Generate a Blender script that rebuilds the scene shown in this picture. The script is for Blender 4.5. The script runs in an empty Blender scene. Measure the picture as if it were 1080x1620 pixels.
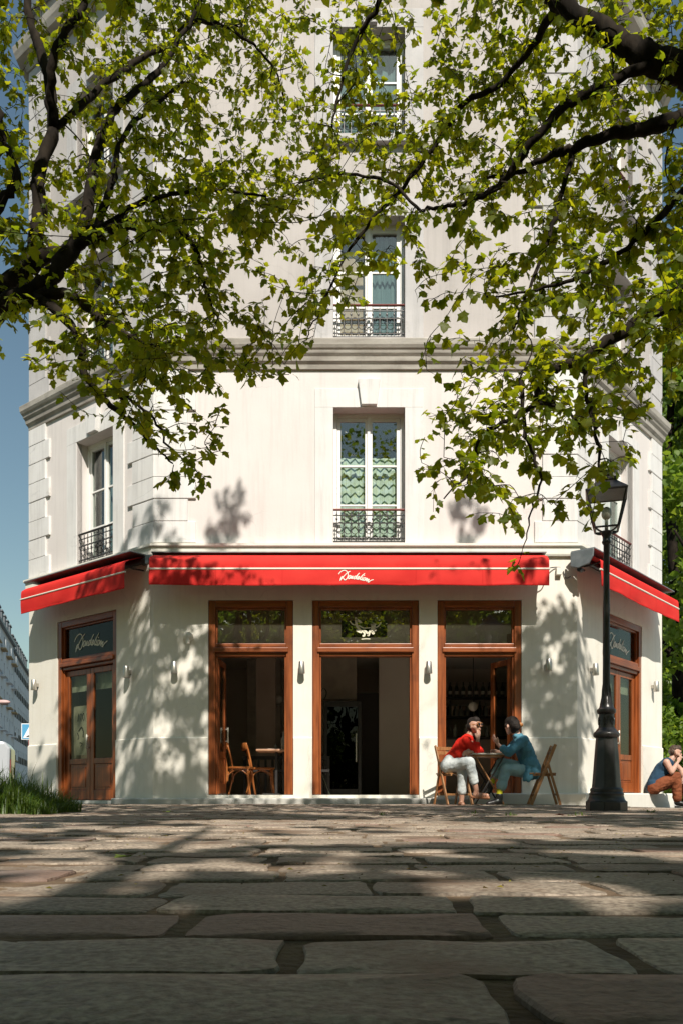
import bpy, bmesh, math, random
import numpy as np
from mathutils import Vector, Matrix, Euler, noise

rnd = random.Random(7)
npr = np.random.RandomState(7)
scene = bpy.context.scene
col = scene.collection
R = math.radians

# ------------------------------------------------------------------ camera
FPX, CX, HY, CAMZ = 1354.0, 540.0, 1258.0, 0.14      # focal length in photo pixels, horizon row, lens height (m)
cam = bpy.data.cameras.new('camera')
cam.sensor_fit = 'HORIZONTAL'; cam.sensor_width = 36.0
cam.lens = FPX / 1080.0 * 36.0
cam.shift_y = (HY - 810.0) / 1080.0
cam.clip_start = 0.05; cam.clip_end = 2000
camo = bpy.data.objects.new('camera', cam); col.objects.link(camo)
camo.location = (0, 0, CAMZ); camo.rotation_euler = (R(90), 0, 0)
scene.camera = camo

# ------------------------------------------------------------------ sky, sun, exposure
SUN_EL, SUN_AZ = R(47.0), R(11.0)                    # azimuth: to the right of straight behind the camera
S = Vector((math.sin(SUN_AZ) * math.cos(SUN_EL), -math.cos(SUN_AZ) * math.cos(SUN_EL), math.sin(SUN_EL)))
world = bpy.data.worlds.new('World'); scene.world = world; world.use_nodes = True
wn = world.node_tree; wn.nodes.clear()
wo = wn.nodes.new('ShaderNodeOutputWorld'); wb = wn.nodes.new('ShaderNodeBackground')
sk = wn.nodes.new('ShaderNodeTexSky'); sk.sky_type = 'NISHITA'; sk.sun_disc = False
sk.sun_elevation = SUN_EL; sk.sun_rotation = math.pi - SUN_AZ
sk.altitude = 50; sk.air_density = 1.5; sk.dust_density = 0.8; sk.ozone_density = 1.5
wb.inputs['Strength'].default_value = 0.070
tn = wn.nodes.new('ShaderNodeMix'); tn.data_type = 'RGBA'; tn.blend_type = 'MULTIPLY'; tn.inputs['Factor'].default_value = 1.0
tn.inputs['B'].default_value = (0.97, 1.04, 0.96, 1)      # the photograph's cooler, greener white balance of the sky
wn.links.new(sk.outputs[0], tn.inputs['A']); wn.links.new(tn.outputs['Result'], wb.inputs['Color']); wn.links.new(wb.outputs[0], wo.inputs['Surface'])
sl = bpy.data.lights.new('sun', 'SUN'); sl.energy = 4.8; sl.angle = R(0.53); sl.color = (1.0, 0.93, 0.83)
so = bpy.data.objects.new('sun', sl); col.objects.link(so)
so.rotation_euler = S.to_track_quat('Z', 'Y').to_euler(); so.location = (4, -10, 20)
vs = scene.view_settings
vs.view_transform = 'Standard'; vs.look = 'None'; vs.exposure = 0.34; vs.gamma = 1.0; vs.use_curve_mapping = False
scene.render.engine = 'CYCLES'
cy = scene.cycles
cy.use_denoising = True; cy.max_bounces = 7; cy.diffuse_bounces = 4; cy.glossy_bounces = 3
cy.transmission_bounces = 5; cy.transparent_max_bounces = 12; cy.sample_clamp_indirect = 6.0
cy.caustics_reflective = False; cy.caustics_refractive = False

# ------------------------------------------------------------------ helpers
def px(x, y, d):
    """photo pixel at a given distance -> metres"""
    return Vector(((x - CX) / FPX * d, d, CAMZ + (HY - y) / FPX * d))

class MB:
    def __init__(s): s.v = []; s.f = []
    def add(s, vs, fs):
        b = len(s.v); s.v += [tuple(p) for p in vs]; s.f += [tuple(i + b for i in f) for f in fs]; return s
    def box(s, x0, x1, y0, y1, z0, z1):
        return s.add([(x0,y0,z0),(x1,y0,z0),(x1,y1,z0),(x0,y1,z0),(x0,y0,z1),(x1,y0,z1),(x1,y1,z1),(x0,y1,z1)],
                     [(3,2,1,0),(4,5,6,7),(0,1,5,4),(1,2,6,5),(2,3,7,6),(3,0,4,7)])
    def tube(s, pts, rad, n=8, cap=True, flat=None):
        pts = [Vector(p) for p in pts]; k = len(pts)
        if not hasattr(rad, '__len__'): rad = [rad] * k
        up = None; vs = []; fs = []
        for i, p in enumerate(pts):
            t = (pts[min(i+1,k-1)] - pts[max(i-1,0)])
            t = t.normalized() if t.length > 1e-9 else Vector((0,0,1))
            if up is None:
                up = Vector((0,0,1)) if abs(t.z) < .9 else Vector((1,0,0))
            a = t.cross(up).normalized(); b = a.cross(t).normalized(); up = b
            for j in range(n):
                an = 2*math.pi*j/n
                vs.append(p + a*math.cos(an)*rad[i] + b*math.sin(an)*rad[i]*(flat or 1))
        for i in range(k-1):
            for j in range(n):
                fs.append((i*n+j, i*n+(j+1)%n, (i+1)*n+(j+1)%n, (i+1)*n+j))
        if cap:
            fs.append(tuple(reversed(range(n)))); fs.append(tuple((k-1)*n+j for j in range(n)))
        return s.add(vs, fs)
    def lathe(s, prof, n=20, c=(0,0,0), rot=0, sq=False):
        """prof: list of (radius, z)"""
        vs = []; fs = []; k = len(prof)
        for r, z in prof:
            for j in range(n):
                an = 2*math.pi*j/n + rot
                vs.append((c[0]+r*math.cos(an), c[1]+r*math.sin(an), c[2]+z))
        for i in range(k-1):
            for j in range(n):
                fs.append((i*n+j, i*n+(j+1)%n, (i+1)*n+(j+1)%n, (i+1)*n+j))
        fs.append(tuple(reversed(range(n)))); fs.append(tuple((k-1)*n+j for j in range(n)))
        return s.add(vs, fs)
    def ball(s, c, r, n=10, m=7, sc=(1,1,1)):
        prof = [(max(1e-4, math.sin(math.pi*i/m))*r, -math.cos(math.pi*i/m)*r) for i in range(m+1)]
        b = len(s.v); s.lathe(prof, n)
        for i in range(b, len(s.v)):
            v = s.v[i]; s.v[i] = (c[0]+v[0]*sc[0], c[1]+v[1]*sc[1], c[2]+v[2]*sc[2])
        return s
    def prism(s, poly, y0, y1):
        """poly in x,z extruded along y"""
        n = len(poly)
        vs = [(x,y0,z) for x,z in poly] + [(x,y1,z) for x,z in poly]
        fs = [tuple(range(n)), tuple(reversed(range(n,2*n)))] + [(i,i+n,(i+1)%n+n,(i+1)%n) for i in range(n)]
        return s.add(vs, fs)
    def slab(s, poly, z0, z1):
        n = len(poly)
        vs = [(x,y,z0) for x,y in poly] + [(x,y,z1) for x,y in poly]
        fs = [tuple(reversed(range(n))), tuple(range(n,2*n))] + [(i,(i+1)%n,(i+1)%n+n,i+n) for i in range(n)]
        return s.add(vs, fs)
    def sweep(s, prof, line):
        """profile (out, z) carried along a plan polyline with mitred corners; outward = right of travel"""
        line = [Vector((p[0], p[1])) for p in line]; k = len(line); m = len(prof); vs = []; fs = []
        nr = []
        for i in range(k-1):
            d = (line[i+1]-line[i]).normalized(); nr.append(Vector((d.y, -d.x)))
        for i, p in enumerate(line):
            a = nr[max(i-1,0)]; b = nr[min(i,k-2)]
            mt = (a+b)/max(.2, 1+a.dot(b))
            for o, z in prof: vs.append((p.x+mt.x*o, p.y+mt.y*o, z))
        for i in range(k-1):
            for j in range(m-1):
                fs.append((i*m+j, (i+1)*m+j, (i+1)*m+j+1, i*m+j+1))
        fs.append(tuple(range(m))); fs.append(tuple(reversed([(k-1)*m+j for j in range(m)])))
        return s.add(vs, fs)
    def rot_all(s, M4):
        s.v = [tuple(M4 @ Vector(p)) for p in s.v]; return s
    def mesh(s, name, mat=None, smooth=False):
        me = bpy.data.meshes.new(name); me.from_pydata(s.v, [], s.f); me.validate()
        bm = bmesh.new(); bm.from_mesh(me); bmesh.ops.recalc_face_normals(bm, faces=bm.faces); bm.to_mesh(me); bm.free()
        if mat: me.materials.append(mat)
        if smooth:
            me.polygons.foreach_set('use_smooth', [True]*len(me.polygons))
            if smooth != True: me.set_sharp_from_angle(angle=R(smooth))
        me.update(); return me
    def build(s, name, mat, parent=None, loc=(0,0,0), rz=0, smooth=False, bevel=0):
        return link(name, s.mesh(name, mat, smooth), parent, loc, rz, bevel)

def link(name, me, parent=None, loc=(0,0,0), rz=0, bevel=0):
    o = bpy.data.objects.new(name, me); col.objects.link(o)
    o.parent = parent; o.location = loc; o.rotation_euler = (0,0,rz)
    if bevel:
        b = o.modifiers.new('edge', 'BEVEL'); b.width = bevel; b.segments = 2; b.limit_method = 'ANGLE'; b.angle_limit = R(40)
    return o
def empty(name, loc=(0,0,0), rz=0):
    o = bpy.data.objects.new(name, None); col.objects.link(o); o.location = loc; o.rotation_euler = (0,0,rz); o.empty_display_size = .1; return o
def tag(o, label=None, cat=None, group=None, kind=None):
    if label: o['label'] = label
    if cat: o['category'] = cat
    if group: o['group'] = group
    if kind: o['kind'] = kind
    return o
def thing(name, label, cat, loc=(0,0,0), rz=0, group=None):
    return tag(empty(name, loc, rz), label, cat, group)
def copy_tree(o, parent=None):
    c = o.copy(); col.objects.link(c); c.parent = parent
    for ch in [x for x in bpy.data.objects if x.parent == o]: copy_tree(ch, c)
    return c
def smoothline(pts, k=6):
    """Catmull-Rom through points (tuples of any length)"""
    P = [np.array(p, float) for p in pts]; P = [2*P[0]-P[1]] + P + [2*P[-1]-P[-2]]; out = []
    for i in range(1, len(P)-2):
        for j in range(k):
            t = j/k; a,b,c,d = P[i-1],P[i],P[i+1],P[i+2]
            out.append(.5*((2*b)+(-a+c)*t+(2*a-5*b+4*c-d)*t*t+(-a+3*b-3*c+d)*t**3))
    out.append(P[-2]); return out

# ------------------------------------------------------------------ materials
def mat(name, c1, c2=None, rough=.6, scale=6, stretch=(1,1,1), bump=0, bscale=60, metal=0, spec=.5, coat=0, detail=6, contrast=(.35,.65), rvar=0, c3=None, s3=1.2, c3r=(.55,.75), rnd_tint=0, bstretch=(1,1,1), streak=0, wpos=False):
    m = bpy.data.materials.new(name); m.use_nodes = True; nt = m.node_tree; N = nt.nodes; L = nt.links
    p = N['Principled BSDF']; p.inputs['Roughness'].default_value = rough; p.inputs['Metallic'].default_value = metal
    p.inputs['Specular IOR Level'].default_value = spec
    if coat: p.inputs['Coat Weight'].default_value = coat; p.inputs['Coat Roughness'].default_value = .12
    tc = N.new('ShaderNodeTexCoord'); mp = N.new('ShaderNodeMapping'); mp.inputs['Scale'].default_value = stretch
    co = N.new('ShaderNodeNewGeometry').outputs['Position'] if wpos else tc.outputs['Object']
    L.new(co, mp.inputs['Vector'])
    cc = None
    if c2:
        nz = N.new('ShaderNodeTexNoise'); nz.inputs['Scale'].default_value = scale; nz.inputs['Detail'].default_value = detail
        L.new(mp.outputs[0], nz.inputs['Vector'])
        rp = N.new('ShaderNodeValToRGB'); e = rp.color_ramp.elements
        e[0].position, e[1].position = contrast; e[0].color = (*c1,1); e[1].color = (*c2,1)
        L.new(nz.outputs['Fac'], rp.inputs['Fac']); cc = rp.outputs['Color']
        if rvar:
            mr = N.new('ShaderNodeMapRange'); mr.inputs['To Min'].default_value = rough-rvar; mr.inputs['To Max'].default_value = rough+rvar
            L.new(nz.outputs['Fac'], mr.inputs['Value']); L.new(mr.outputs[0], p.inputs['Roughness'])
        if c3:
            n3 = N.new('ShaderNodeTexNoise'); n3.inputs['Scale'].default_value = s3; n3.inputs['Detail'].default_value = 8; n3.inputs['Roughness'].default_value = .65
            L.new(co, n3.inputs['Vector'])
            r3 = N.new('ShaderNodeValToRGB'); r3.color_ramp.elements[0].position, r3.color_ramp.elements[1].position = c3r
            L.new(n3.outputs['Fac'], r3.inputs['Fac'])
            mx = N.new('ShaderNodeMix'); mx.data_type = 'RGBA'; L.new(r3.outputs['Color'], mx.inputs['Factor'])
            L.new(cc, mx.inputs['A']); mx.inputs['B'].default_value = (*c3,1); cc = mx.outputs['Result']
        if streak:   # rain marks running down the wall, and soft blotches
            ms = N.new('ShaderNodeMapping'); ms.inputs['Scale'].default_value = (5.5,5.5,.35); L.new(co, ms.inputs['Vector'])
            ns = N.new('ShaderNodeTexNoise'); ns.inputs['Scale'].default_value = 1.6; ns.inputs['Detail'].default_value = 8; ns.inputs['Roughness'].default_value = .7; L.new(ms.outputs[0], ns.inputs['Vector'])
            rs = N.new('ShaderNodeMapRange'); rs.inputs['From Min'].default_value = .48; rs.inputs['From Max'].default_value = .78; rs.inputs['To Min'].default_value = 1.0; rs.inputs['To Max'].default_value = 1-streak
            L.new(ns.outputs['Fac'], rs.inputs['Value'])
            vo = N.new('ShaderNodeTexVoronoi'); vo.feature = 'DISTANCE_TO_EDGE'; vo.inputs['Scale'].default_value = .9
            nw = N.new('ShaderNodeTexNoise'); nw.inputs['Scale'].default_value = 3.5; nw.inputs['Detail'].default_value = 6; L.new(co, nw.inputs['Vector'])
            wm = N.new('ShaderNodeMix'); wm.data_type = 'VECTOR'; wm.inputs['Factor'].default_value = .22; L.new(co, wm.inputs['A']); L.new(nw.outputs['Color'], wm.inputs['B']); L.new(wm.outputs['Result'], vo.inputs['Vector'])
            ck = N.new('ShaderNodeMapRange'); ck.inputs['From Min'].default_value = 0.0; ck.inputs['From Max'].default_value = .006; ck.inputs['To Min'].default_value = 1-streak*1.1; ck.inputs['To Max'].default_value = 1.0
            L.new(vo.outputs['Distance'], ck.inputs['Value'])
            n5 = N.new('ShaderNodeTexNoise'); n5.inputs['Scale'].default_value = .8; L.new(co, n5.inputs['Vector'])
            g5 = N.new('ShaderNodeMapRange'); g5.inputs['From Min'].default_value = .5; g5.inputs['From Max'].default_value = .62; L.new(n5.outputs['Fac'], g5.inputs['Value'])
            cm = N.new('ShaderNodeMix'); cm.data_type = 'FLOAT'; L.new(g5.outputs[0], cm.inputs['Factor']); cm.inputs['A'].default_value = 1.0; L.new(ck.outputs[0], cm.inputs['B'])
            ml = N.new('ShaderNodeMath'); ml.operation = 'MULTIPLY'; L.new(rs.outputs[0], ml.inputs[0]); L.new(cm.outputs['Result'], ml.inputs[1])
            hv = N.new('ShaderNodeHueSaturation'); L.new(ml.outputs[0], hv.inputs['Value']); L.new(cc, hv.inputs['Color']); cc = hv.outputs['Color']
        if rnd_tint:
            geo = N.new('ShaderNodeNewGeometry'); oi = N.new('ShaderNodeObjectInfo')
            ad = N.new('ShaderNodeMath'); ad.operation = 'ADD'; L.new(geo.outputs['Random Per Island'], ad.inputs[0]); L.new(oi.outputs['Random'], ad.inputs[1])
            fr = N.new('ShaderNodeMath'); fr.operation = 'FRACT'; L.new(ad.outputs[0], fr.inputs[0])
            mr = N.new('ShaderNodeMapRange'); mr.inputs['To Min'].default_value = 1-rnd_tint; mr.inputs['To Max'].default_value = 1+rnd_tint
            L.new(fr.outputs[0], mr.inputs['Value'])
            hs = N.new('ShaderNodeHueSaturation'); L.new(mr.outputs[0], hs.inputs['Value']); L.new(cc, hs.inputs['Color']); cc = hs.outputs['Color']
        L.new(cc, p.inputs['Base Color'])
    else:
        p.inputs['Base Color'].default_value = (*c1,1)
    if bump:
        nb = N.new('ShaderNodeTexNoise'); nb.inputs['Scale'].default_value = bscale; nb.inputs['Detail'].default_value = 7
        mb = N.new('ShaderNodeMapping'); mb.inputs['Scale'].default_value = bstretch
        L.new(co, mb.inputs['Vector']); L.new(mb.outputs[0], nb.inputs['Vector'])
        bp = N.new('ShaderNodeBump'); bp.inputs['Strength'].default_value = 1.0; bp.inputs['Distance'].default_value = bump
        L.new(nb.outputs['Fac'], bp.inputs['Height']); L.new(bp.outputs[0], p.inputs['Normal'])
    return m

def glass(name, tint=(.92,.95,.93), refl=1.5, base=.02, wavy=0, wscale=3):
    m = bpy.data.materials.new(name); m.use_nodes = True; nt = m.node_tree; N = nt.nodes; L = nt.links; N.clear()
    o = N.new('ShaderNodeOutputMaterial'); t = N.new('ShaderNodeBsdfTransparent'); t.inputs['Color'].default_value = (*tint,1)
    g = N.new('ShaderNodeBsdfGlossy'); g.inputs['Roughness'].default_value = .01; g.inputs['Color'].default_value = (.95,.97,.96,1)
    lw = N.new('ShaderNodeLayerWeight'); lw.inputs['Blend'].default_value = .5
    f = N.new('ShaderNodeMath'); f.operation = 'POWER'; f.inputs[1].default_value = 5.0; L.new(lw.outputs['Facing'], f.inputs[0])
    ad = N.new('ShaderNodeMath'); ad.operation = 'ADD'; ad.inputs[1].default_value = base; ad.use_clamp = True
    mx = N.new('ShaderNodeMixShader')
    L.new(f.outputs[0], ad.inputs[0]); L.new(ad.outputs[0], mx.inputs[0]); L.new(t.outputs[0], mx.inputs[1]); L.new(g.outputs[0], mx.inputs[2]); L.new(mx.outputs[0], o.inputs[0])
    if wavy:
        nb = N.new('ShaderNodeTexNoise'); nb.inputs['Scale'].default_value = wscale; nb.inputs['Detail'].default_value = 1
        tc = N.new('ShaderNodeTexCoord'); L.new(tc.outputs['Object'], nb.inputs['Vector'])
        bp = N.new('ShaderNodeBump'); bp.inputs['Distance'].default_value = wavy; L.new(nb.outputs['Fac'], bp.inputs['Height']); L.new(bp.outputs[0], g.inputs['Normal'])
    return m

def leafmat(name, cA, cB, tA, tB, trans=.5, rough=.45):
    m = bpy.data.materials.new(name); m.use_nodes = True; nt = m.node_tree; N = nt.nodes; L = nt.links; N.clear()
    o = N.new('ShaderNodeOutputMaterial'); p = N.new('ShaderNodeBsdfPrincipled'); t = N.new('ShaderNodeBsdfTranslucent'); mx = N.new('ShaderNodeMixShader')
    p.inputs['Roughness'].default_value = rough; mx.inputs[0].default_value = trans
    geo = N.new('ShaderNodeNewGeometry'); oi = N.new('ShaderNodeObjectInfo')
    ad = N.new('ShaderNodeMath'); ad.operation = 'ADD'; fr = N.new('ShaderNodeMath'); fr.operation = 'FRACT'
    L.new(geo.outputs['Random Per Island'], ad.inputs[0]); L.new(oi.outputs['Random'], ad.inputs[1]); L.new(ad.outputs[0], fr.inputs[0])
    for a, b, tgt in ((cA, cB, p.inputs['Base Color']), (tA, tB, t.inputs['Color'])):
        q = N.new('ShaderNodeMix'); q.data_type = 'RGBA'; q.inputs['A'].default_value = (*a,1); q.inputs['B'].default_value = (*b,1)
        L.new(fr.outputs[0], q.inputs['Factor']); L.new(q.outputs['Result'], tgt)
    L.new(p.outputs[0], mx.inputs[1]); L.new(t.outputs[0], mx.inputs[2]); L.new(mx.outputs[0], o.inputs[0])
    return m

M = {}
M['cream'] = mat('cream_render', (.785,.75,.66), (.83,.80,.72), rough=.85, scale=2.2, bump=.0015, bscale=45, c3=(.68,.64,.53), s3=.9, c3r=(.6,.85), streak=.12)
M['white'] = mat('white_plaster', (.80,.775,.75), (.83,.81,.79), rough=.85, scale=1.6, bump=.0012, bscale=38, c3=(.70,.67,.63), s3=.8, c3r=(.62,.9))
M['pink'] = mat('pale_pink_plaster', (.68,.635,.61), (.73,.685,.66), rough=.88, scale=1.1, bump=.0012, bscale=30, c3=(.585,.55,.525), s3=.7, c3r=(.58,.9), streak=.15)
M['upper'] = mat('shaded_mauve_plaster', (.455,.42,.40), (.525,.485,.465), rough=.88, scale=1.0, bump=.0012, bscale=30, c3=(.36,.33,.315), s3=.6, c3r=(.58,.9), streak=.18)  # shade over the upper storeys is put into this darker mauve-grey colour
M['upstone'] = mat('upper_stone', (.47,.455,.45), (.54,.52,.515), rough=.85, scale=2.5, bump=.002, bscale=30, c3=(.32,.295,.27), s3=2.2, c3r=(.62,.78), streak=.3)  # same shade put into the stone colour of the upper storeys
M['quoin'] = mat('white_stone', (.70,.685,.665), (.745,.735,.72), rough=.85, scale=3, bump=.0015, bscale=26, c3=(.46,.43,.39), s3=2.4, c3r=(.62,.80), streak=.25)
M['cornice'] = mat('cornice_stone', (.34,.31,.27), (.48,.45,.40), rough=.85, scale=3, stretch=(.6,.6,3), bump=.002, bscale=30, c3=(.20,.18,.155), s3=1.6, c3r=(.5,.75))
M['step'] = mat('step_stone', (.46,.45,.41), (.58,.57,.53), rough=.85, scale=4, bump=.003, bscale=30, c3=(.30,.29,.26), s3=2, c3r=(.55,.8))
M['wood'] = mat('varnished_wood', (.15,.036,.010), (.37,.10,.023), rough=.38, scale=3.2, stretch=(9,9,.55), bump=.0012, bscale=9, bstretch=(9,9,.6), coat=.25, rvar=.1, detail=9, contrast=(.3,.72), c3=(.085,.022,.009), s3=1.1, c3r=(.55,.75))
M['woodh'] = mat('varnished_wood_rail', (.15,.036,.010), (.37,.10,.023), rough=.38, scale=3.2, stretch=(.55,9,9), bump=.0012, bscale=9, bstretch=(.6,9,9), coat=.25, rvar=.1, detail=9, contrast=(.3,.72), c3=(.085,.022,.009), s3=1.1, c3r=(.55,.75))
M['red'] = mat('red_awning_cloth', (.60,.022,.018), (.66,.032,.024), rough=.75, scale=2.5, bump=.0012, bscale=14, spec=.25)
M['letter'] = mat('cream_lettering', (.86,.83,.72), rough=.6)
M['gold'] = mat('pale_gold_transfer', (.82,.78,.60), rough=.6)
M['steel'] = mat('brushed_steel', (.50,.47,.43), (.60,.57,.52), rough=.38, metal=.9, scale=30, stretch=(8,8,.6))
M['zinc'] = mat('grey_zinc', (.16,.18,.19), (.24,.26,.27), rough=.5, metal=.4, scale=9)
M['dark'] = mat('dark_metal', (.028,.027,.028), (.045,.042,.04), rough=.42, metal=.3, scale=12, bump=.0006, bscale=40)
M['iron'] = mat('black_cast_iron', (.020,.019,.019), (.040,.036,.034), rough=.33, metal=.2, scale=7, bump=.0012, bscale=26, spec=.6, c3=(.075,.06,.05), s3=5, c3r=(.62,.8))
M['rail'] = mat('maroon_handrail', (.16,.035,.03), (.22,.05,.04), rough=.5, scale=8)
M['winwhite'] = mat('white_window_paint', (.80,.79,.76), (.84,.83,.80), rough=.45, scale=6)
M['glass'] = glass('window_glass', (.88,.93,.90), 1.5, .10)
M['glassdoor'] = glass('door_glass', (.72,.74,.68), 1.5, .018)
M['fridgeglass'] = glass('fridge_glass', (.05,.07,.06), 1.6, .016, wavy=.004, wscale=3)
M['clear'] = glass('clear_glass', (.94,.97,.96), 1.45, .03)
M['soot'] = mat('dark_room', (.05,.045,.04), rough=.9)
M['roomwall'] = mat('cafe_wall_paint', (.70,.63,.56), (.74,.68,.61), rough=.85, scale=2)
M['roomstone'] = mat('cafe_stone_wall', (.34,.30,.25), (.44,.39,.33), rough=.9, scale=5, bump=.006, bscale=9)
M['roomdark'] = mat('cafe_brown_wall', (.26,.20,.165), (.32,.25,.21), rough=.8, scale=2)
M['ceiling'] = mat('cafe_ceiling', (.70,.66,.61), (.74,.70,.65), rough=.9, scale=2)
M['floor'] = mat('cafe_floor', (.50,.43,.35), (.56,.49,.41), rough=.5, scale=5)
M['bent'] = mat('bentwood', (.30,.095,.022), (.42,.15,.04), rough=.35, scale=6, stretch=(3,3,1), coat=.3)
M['chairwood'] = mat('folding_chair_wood', (.26,.115,.04), (.40,.20,.08), rough=.5, scale=7, stretch=(4,4,.8), bump=.0006, bscale=30)
M['tabletop'] = mat('wood_tabletop', (.40,.20,.11), (.52,.29,.17), rough=.4, scale=4, stretch=(.6,6,6))
M['opal'] = mat('opal_glass', (.62,.58,.52), rough=.25)
M['bottle'] = mat('bottle_glass', (.02,.03,.018), (.05,.06,.03), rough=.08, scale=3, spec=.7)
M['clearb'] = mat('clear_bottle', (.20,.22,.20), (.34,.34,.30), rough=.08, scale=5, spec=.8)
M['paper'] = mat('paper', (.62,.58,.50), (.68,.64,.56), rough=.8, scale=6)
M['ink'] = mat('ink', (.05,.045,.05), rough=.8)
M['bark'] = mat('bark', (.010,.008,.006), (.030,.023,.017), rough=.95, spec=.15, scale=14, stretch=(1,1,.35), bump=.012, bscale=22, bstretch=(1,1,.3))
M['leaf'] = leafmat('maple_leaf', (.052,.090,.008), (.10,.14,.010), (.25,.34,.008), (.56,.54,.012), trans=.62)
M['leaffar'] = leafmat('far_leaf', (.08,.15,.018), (.16,.23,.03), (.26,.42,.03), (.42,.52,.04), trans=.45)
M['grass'] = leafmat('grass_blade', (.035,.085,.012), (.10,.16,.02), (.12,.22,.015), (.22,.30,.03), trans=.35)
M['litter'] = leafmat('fallen_leaf', (.20,.14,.02), (.26,.24,.02), (.25,.2,.02), (.3,.3,.03), trans=.2)
# ------------------------------------------------------------------ ground, paving, road
def sst(a, b, x):
    t = max(0, min(1, (x-a)/(b-a))); return t*t*(3-2*t)
def zg(x, y):
    """surface of the paving: falls a little from the cafe wall towards the lamp and the street on the right"""
    z = -.03 + .036*max(0, min(1, (y-9.0)/3.6))
    return z - .062*sst(2.6, 5.0, x)*sst(9.5, 12.8, y)

M['asphalt'] = mat('asphalt', (.045,.045,.047), (.075,.073,.07), rough=.9, scale=3, bump=.004, bscale=120)
M['soil'] = mat('joint_sand', (.11,.07,.042), (.20,.135,.08), rough=.95, scale=14, bump=.012, bscale=55, c3=(.05,.055,.02), s3=5, c3r=(.58,.7))
M['granite'] = mat('granite_sett', (.15,.116,.090), (.45,.375,.295), rough=.6, wpos=True, scale=95, bump=.004, bscale=85, detail=8, contrast=(.32,.68), spec=.35, c3=(.185,.125,.085), s3=1.7, c3r=(.5,.62), rnd_tint=.22, rvar=.12)
M['redstone'] = mat('red_granite_sett', (.18,.108,.08), (.28,.185,.14), rough=.62, wpos=True, scale=95, bump=.004, bscale=85, detail=8, contrast=(.32,.68), rnd_tint=.2, c3=(.22,.17,.145), s3=2, c3r=(.5,.65))
M['concrete'] = mat('pale_concrete', (.46,.45,.43), (.55,.54,.51), rough=.9, scale=4, bump=.002, bscale=60)

g = MB(); g.add([(-900,-900,-.11),(900,-900,-.11),(900,900,-.11),(-900,900,-.11)], [(0,1,2,3)])
tag(g.build('ground', M['asphalt']), kind='structure')
# bed of sand between the setts
b = MB(); nx, ny = 50, 70; vs_ = []; fs_ = []
for j in range(ny+1):
    for i in range(nx+1):
        x = -10 + 22*i/nx; y = -9 + 22.2*j/ny
        vs_.append((x, y, zg(x,y) - .0035 + .0025*math.sin(7.1*x+3*y)*math.cos(5.3*y-2*x)))
for j in range(ny):
    for i in range(nx):
        a = j*(nx+1)+i; fs_.append((a, a+1, a+nx+2, a+nx+1))
b.add(vs_, fs_)
pave = tag(b.build('pavement', M['soil'], smooth=True), 'sand joints and old granite setts of the cafe square', kind='structure')
tag(MB().box(6.2, 40, 12.0, 40, -.12, -.062).build('side_pavement', M['concrete']), kind='structure')

# setts: irregular worn blocks in courses parallel to the cafe front
def sett_mesh(seed, m):
    r = random.Random(seed); out = []; wide = r.random() < .35
    j = .05 if wide else .025
    c4 = [(-.5+r.uniform(0,j),-.5+r.uniform(0,.05)),(.5-r.uniform(0,j),-.5+r.uniform(0,.05)),(.5-r.uniform(0,j),.5-r.uniform(0,.05)),(-.5+r.uniform(0,j),.5-r.uniform(0,.05))]
    for e in range(4):
        a, b = c4[e], c4[(e+1)%4]; bow = r.uniform(-.02,.025)
        for t in (.045,.14,.38,.62,.86,.955):
            q = bow*math.sin(math.pi*t); nx, ny = (b[1]-a[1]), -(b[0]-a[0])
            cut = .012 if t in (.045,.955) else 0
            x = a[0]+(b[0]-a[0])*t + nx*(q-cut) + r.uniform(-.008,.008); y = a[1]+(b[1]-a[1])*t + ny*(q-cut) + r.uniform(-.012,.012)
            out.append((x, y))
    n = len(out)
    vs = []; fs = []
    rings = ((1.0,-.05),(1.0,-.0035),(.988,0.0),(.72,.0006))
    for f, z in rings:
        for x, y in out:
            vs.append((x*(1-(1-f)*.9), y*(1-(1-f)*1.25), z + (r.uniform(-.0018,.0018) if z > -.01 else 0)))
    vs.append((0,0,.002+r.uniform(-.002,.002)))
    for i in range(len(rings)-1):
        for k in range(n):
            fs.append((i*n+k, i*n+(k+1)%n, (i+1)*n+(k+1)%n, (i+1)*n+k))
    b0 = (len(rings)-1)*n
    for k in range(n): fs.append((b0+k, b0+(k+1)%n, len(vs)-1))
    mb = MB().add(vs, fs)
    return mb.mesh('sett', m, smooth=24), mb
SETT = [sett_mesh(i, M['granite']) for i in range(22)] + [sett_mesh(50+i, M['redstone']) for i in range(5)]
rest = {0: MB(), 1: MB()}; cand = []
y = -.9; row = 0
while y < 12.42:
    h = rnd.uniform(.19,.25); half = 1.5 + .52*max(y,0) if y < 9 else 6.5
    x = -half + rnd.uniform(-.3,0)
    hi = half
    while x < hi:
        w = rnd.uniform(.30,.52); gap = rnd.choice((.006,.008,.010,.014,.024))
        red = rnd.random() < .08
        k = rnd.randrange(22,27) if red else rnd.randrange(22)
        cand.append((x+w/2, y+h/2+rnd.uniform(-.008,.008), w-gap, h-rnd.uniform(.002,.008), k))
        x += w
    y += h; row += 1
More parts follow.
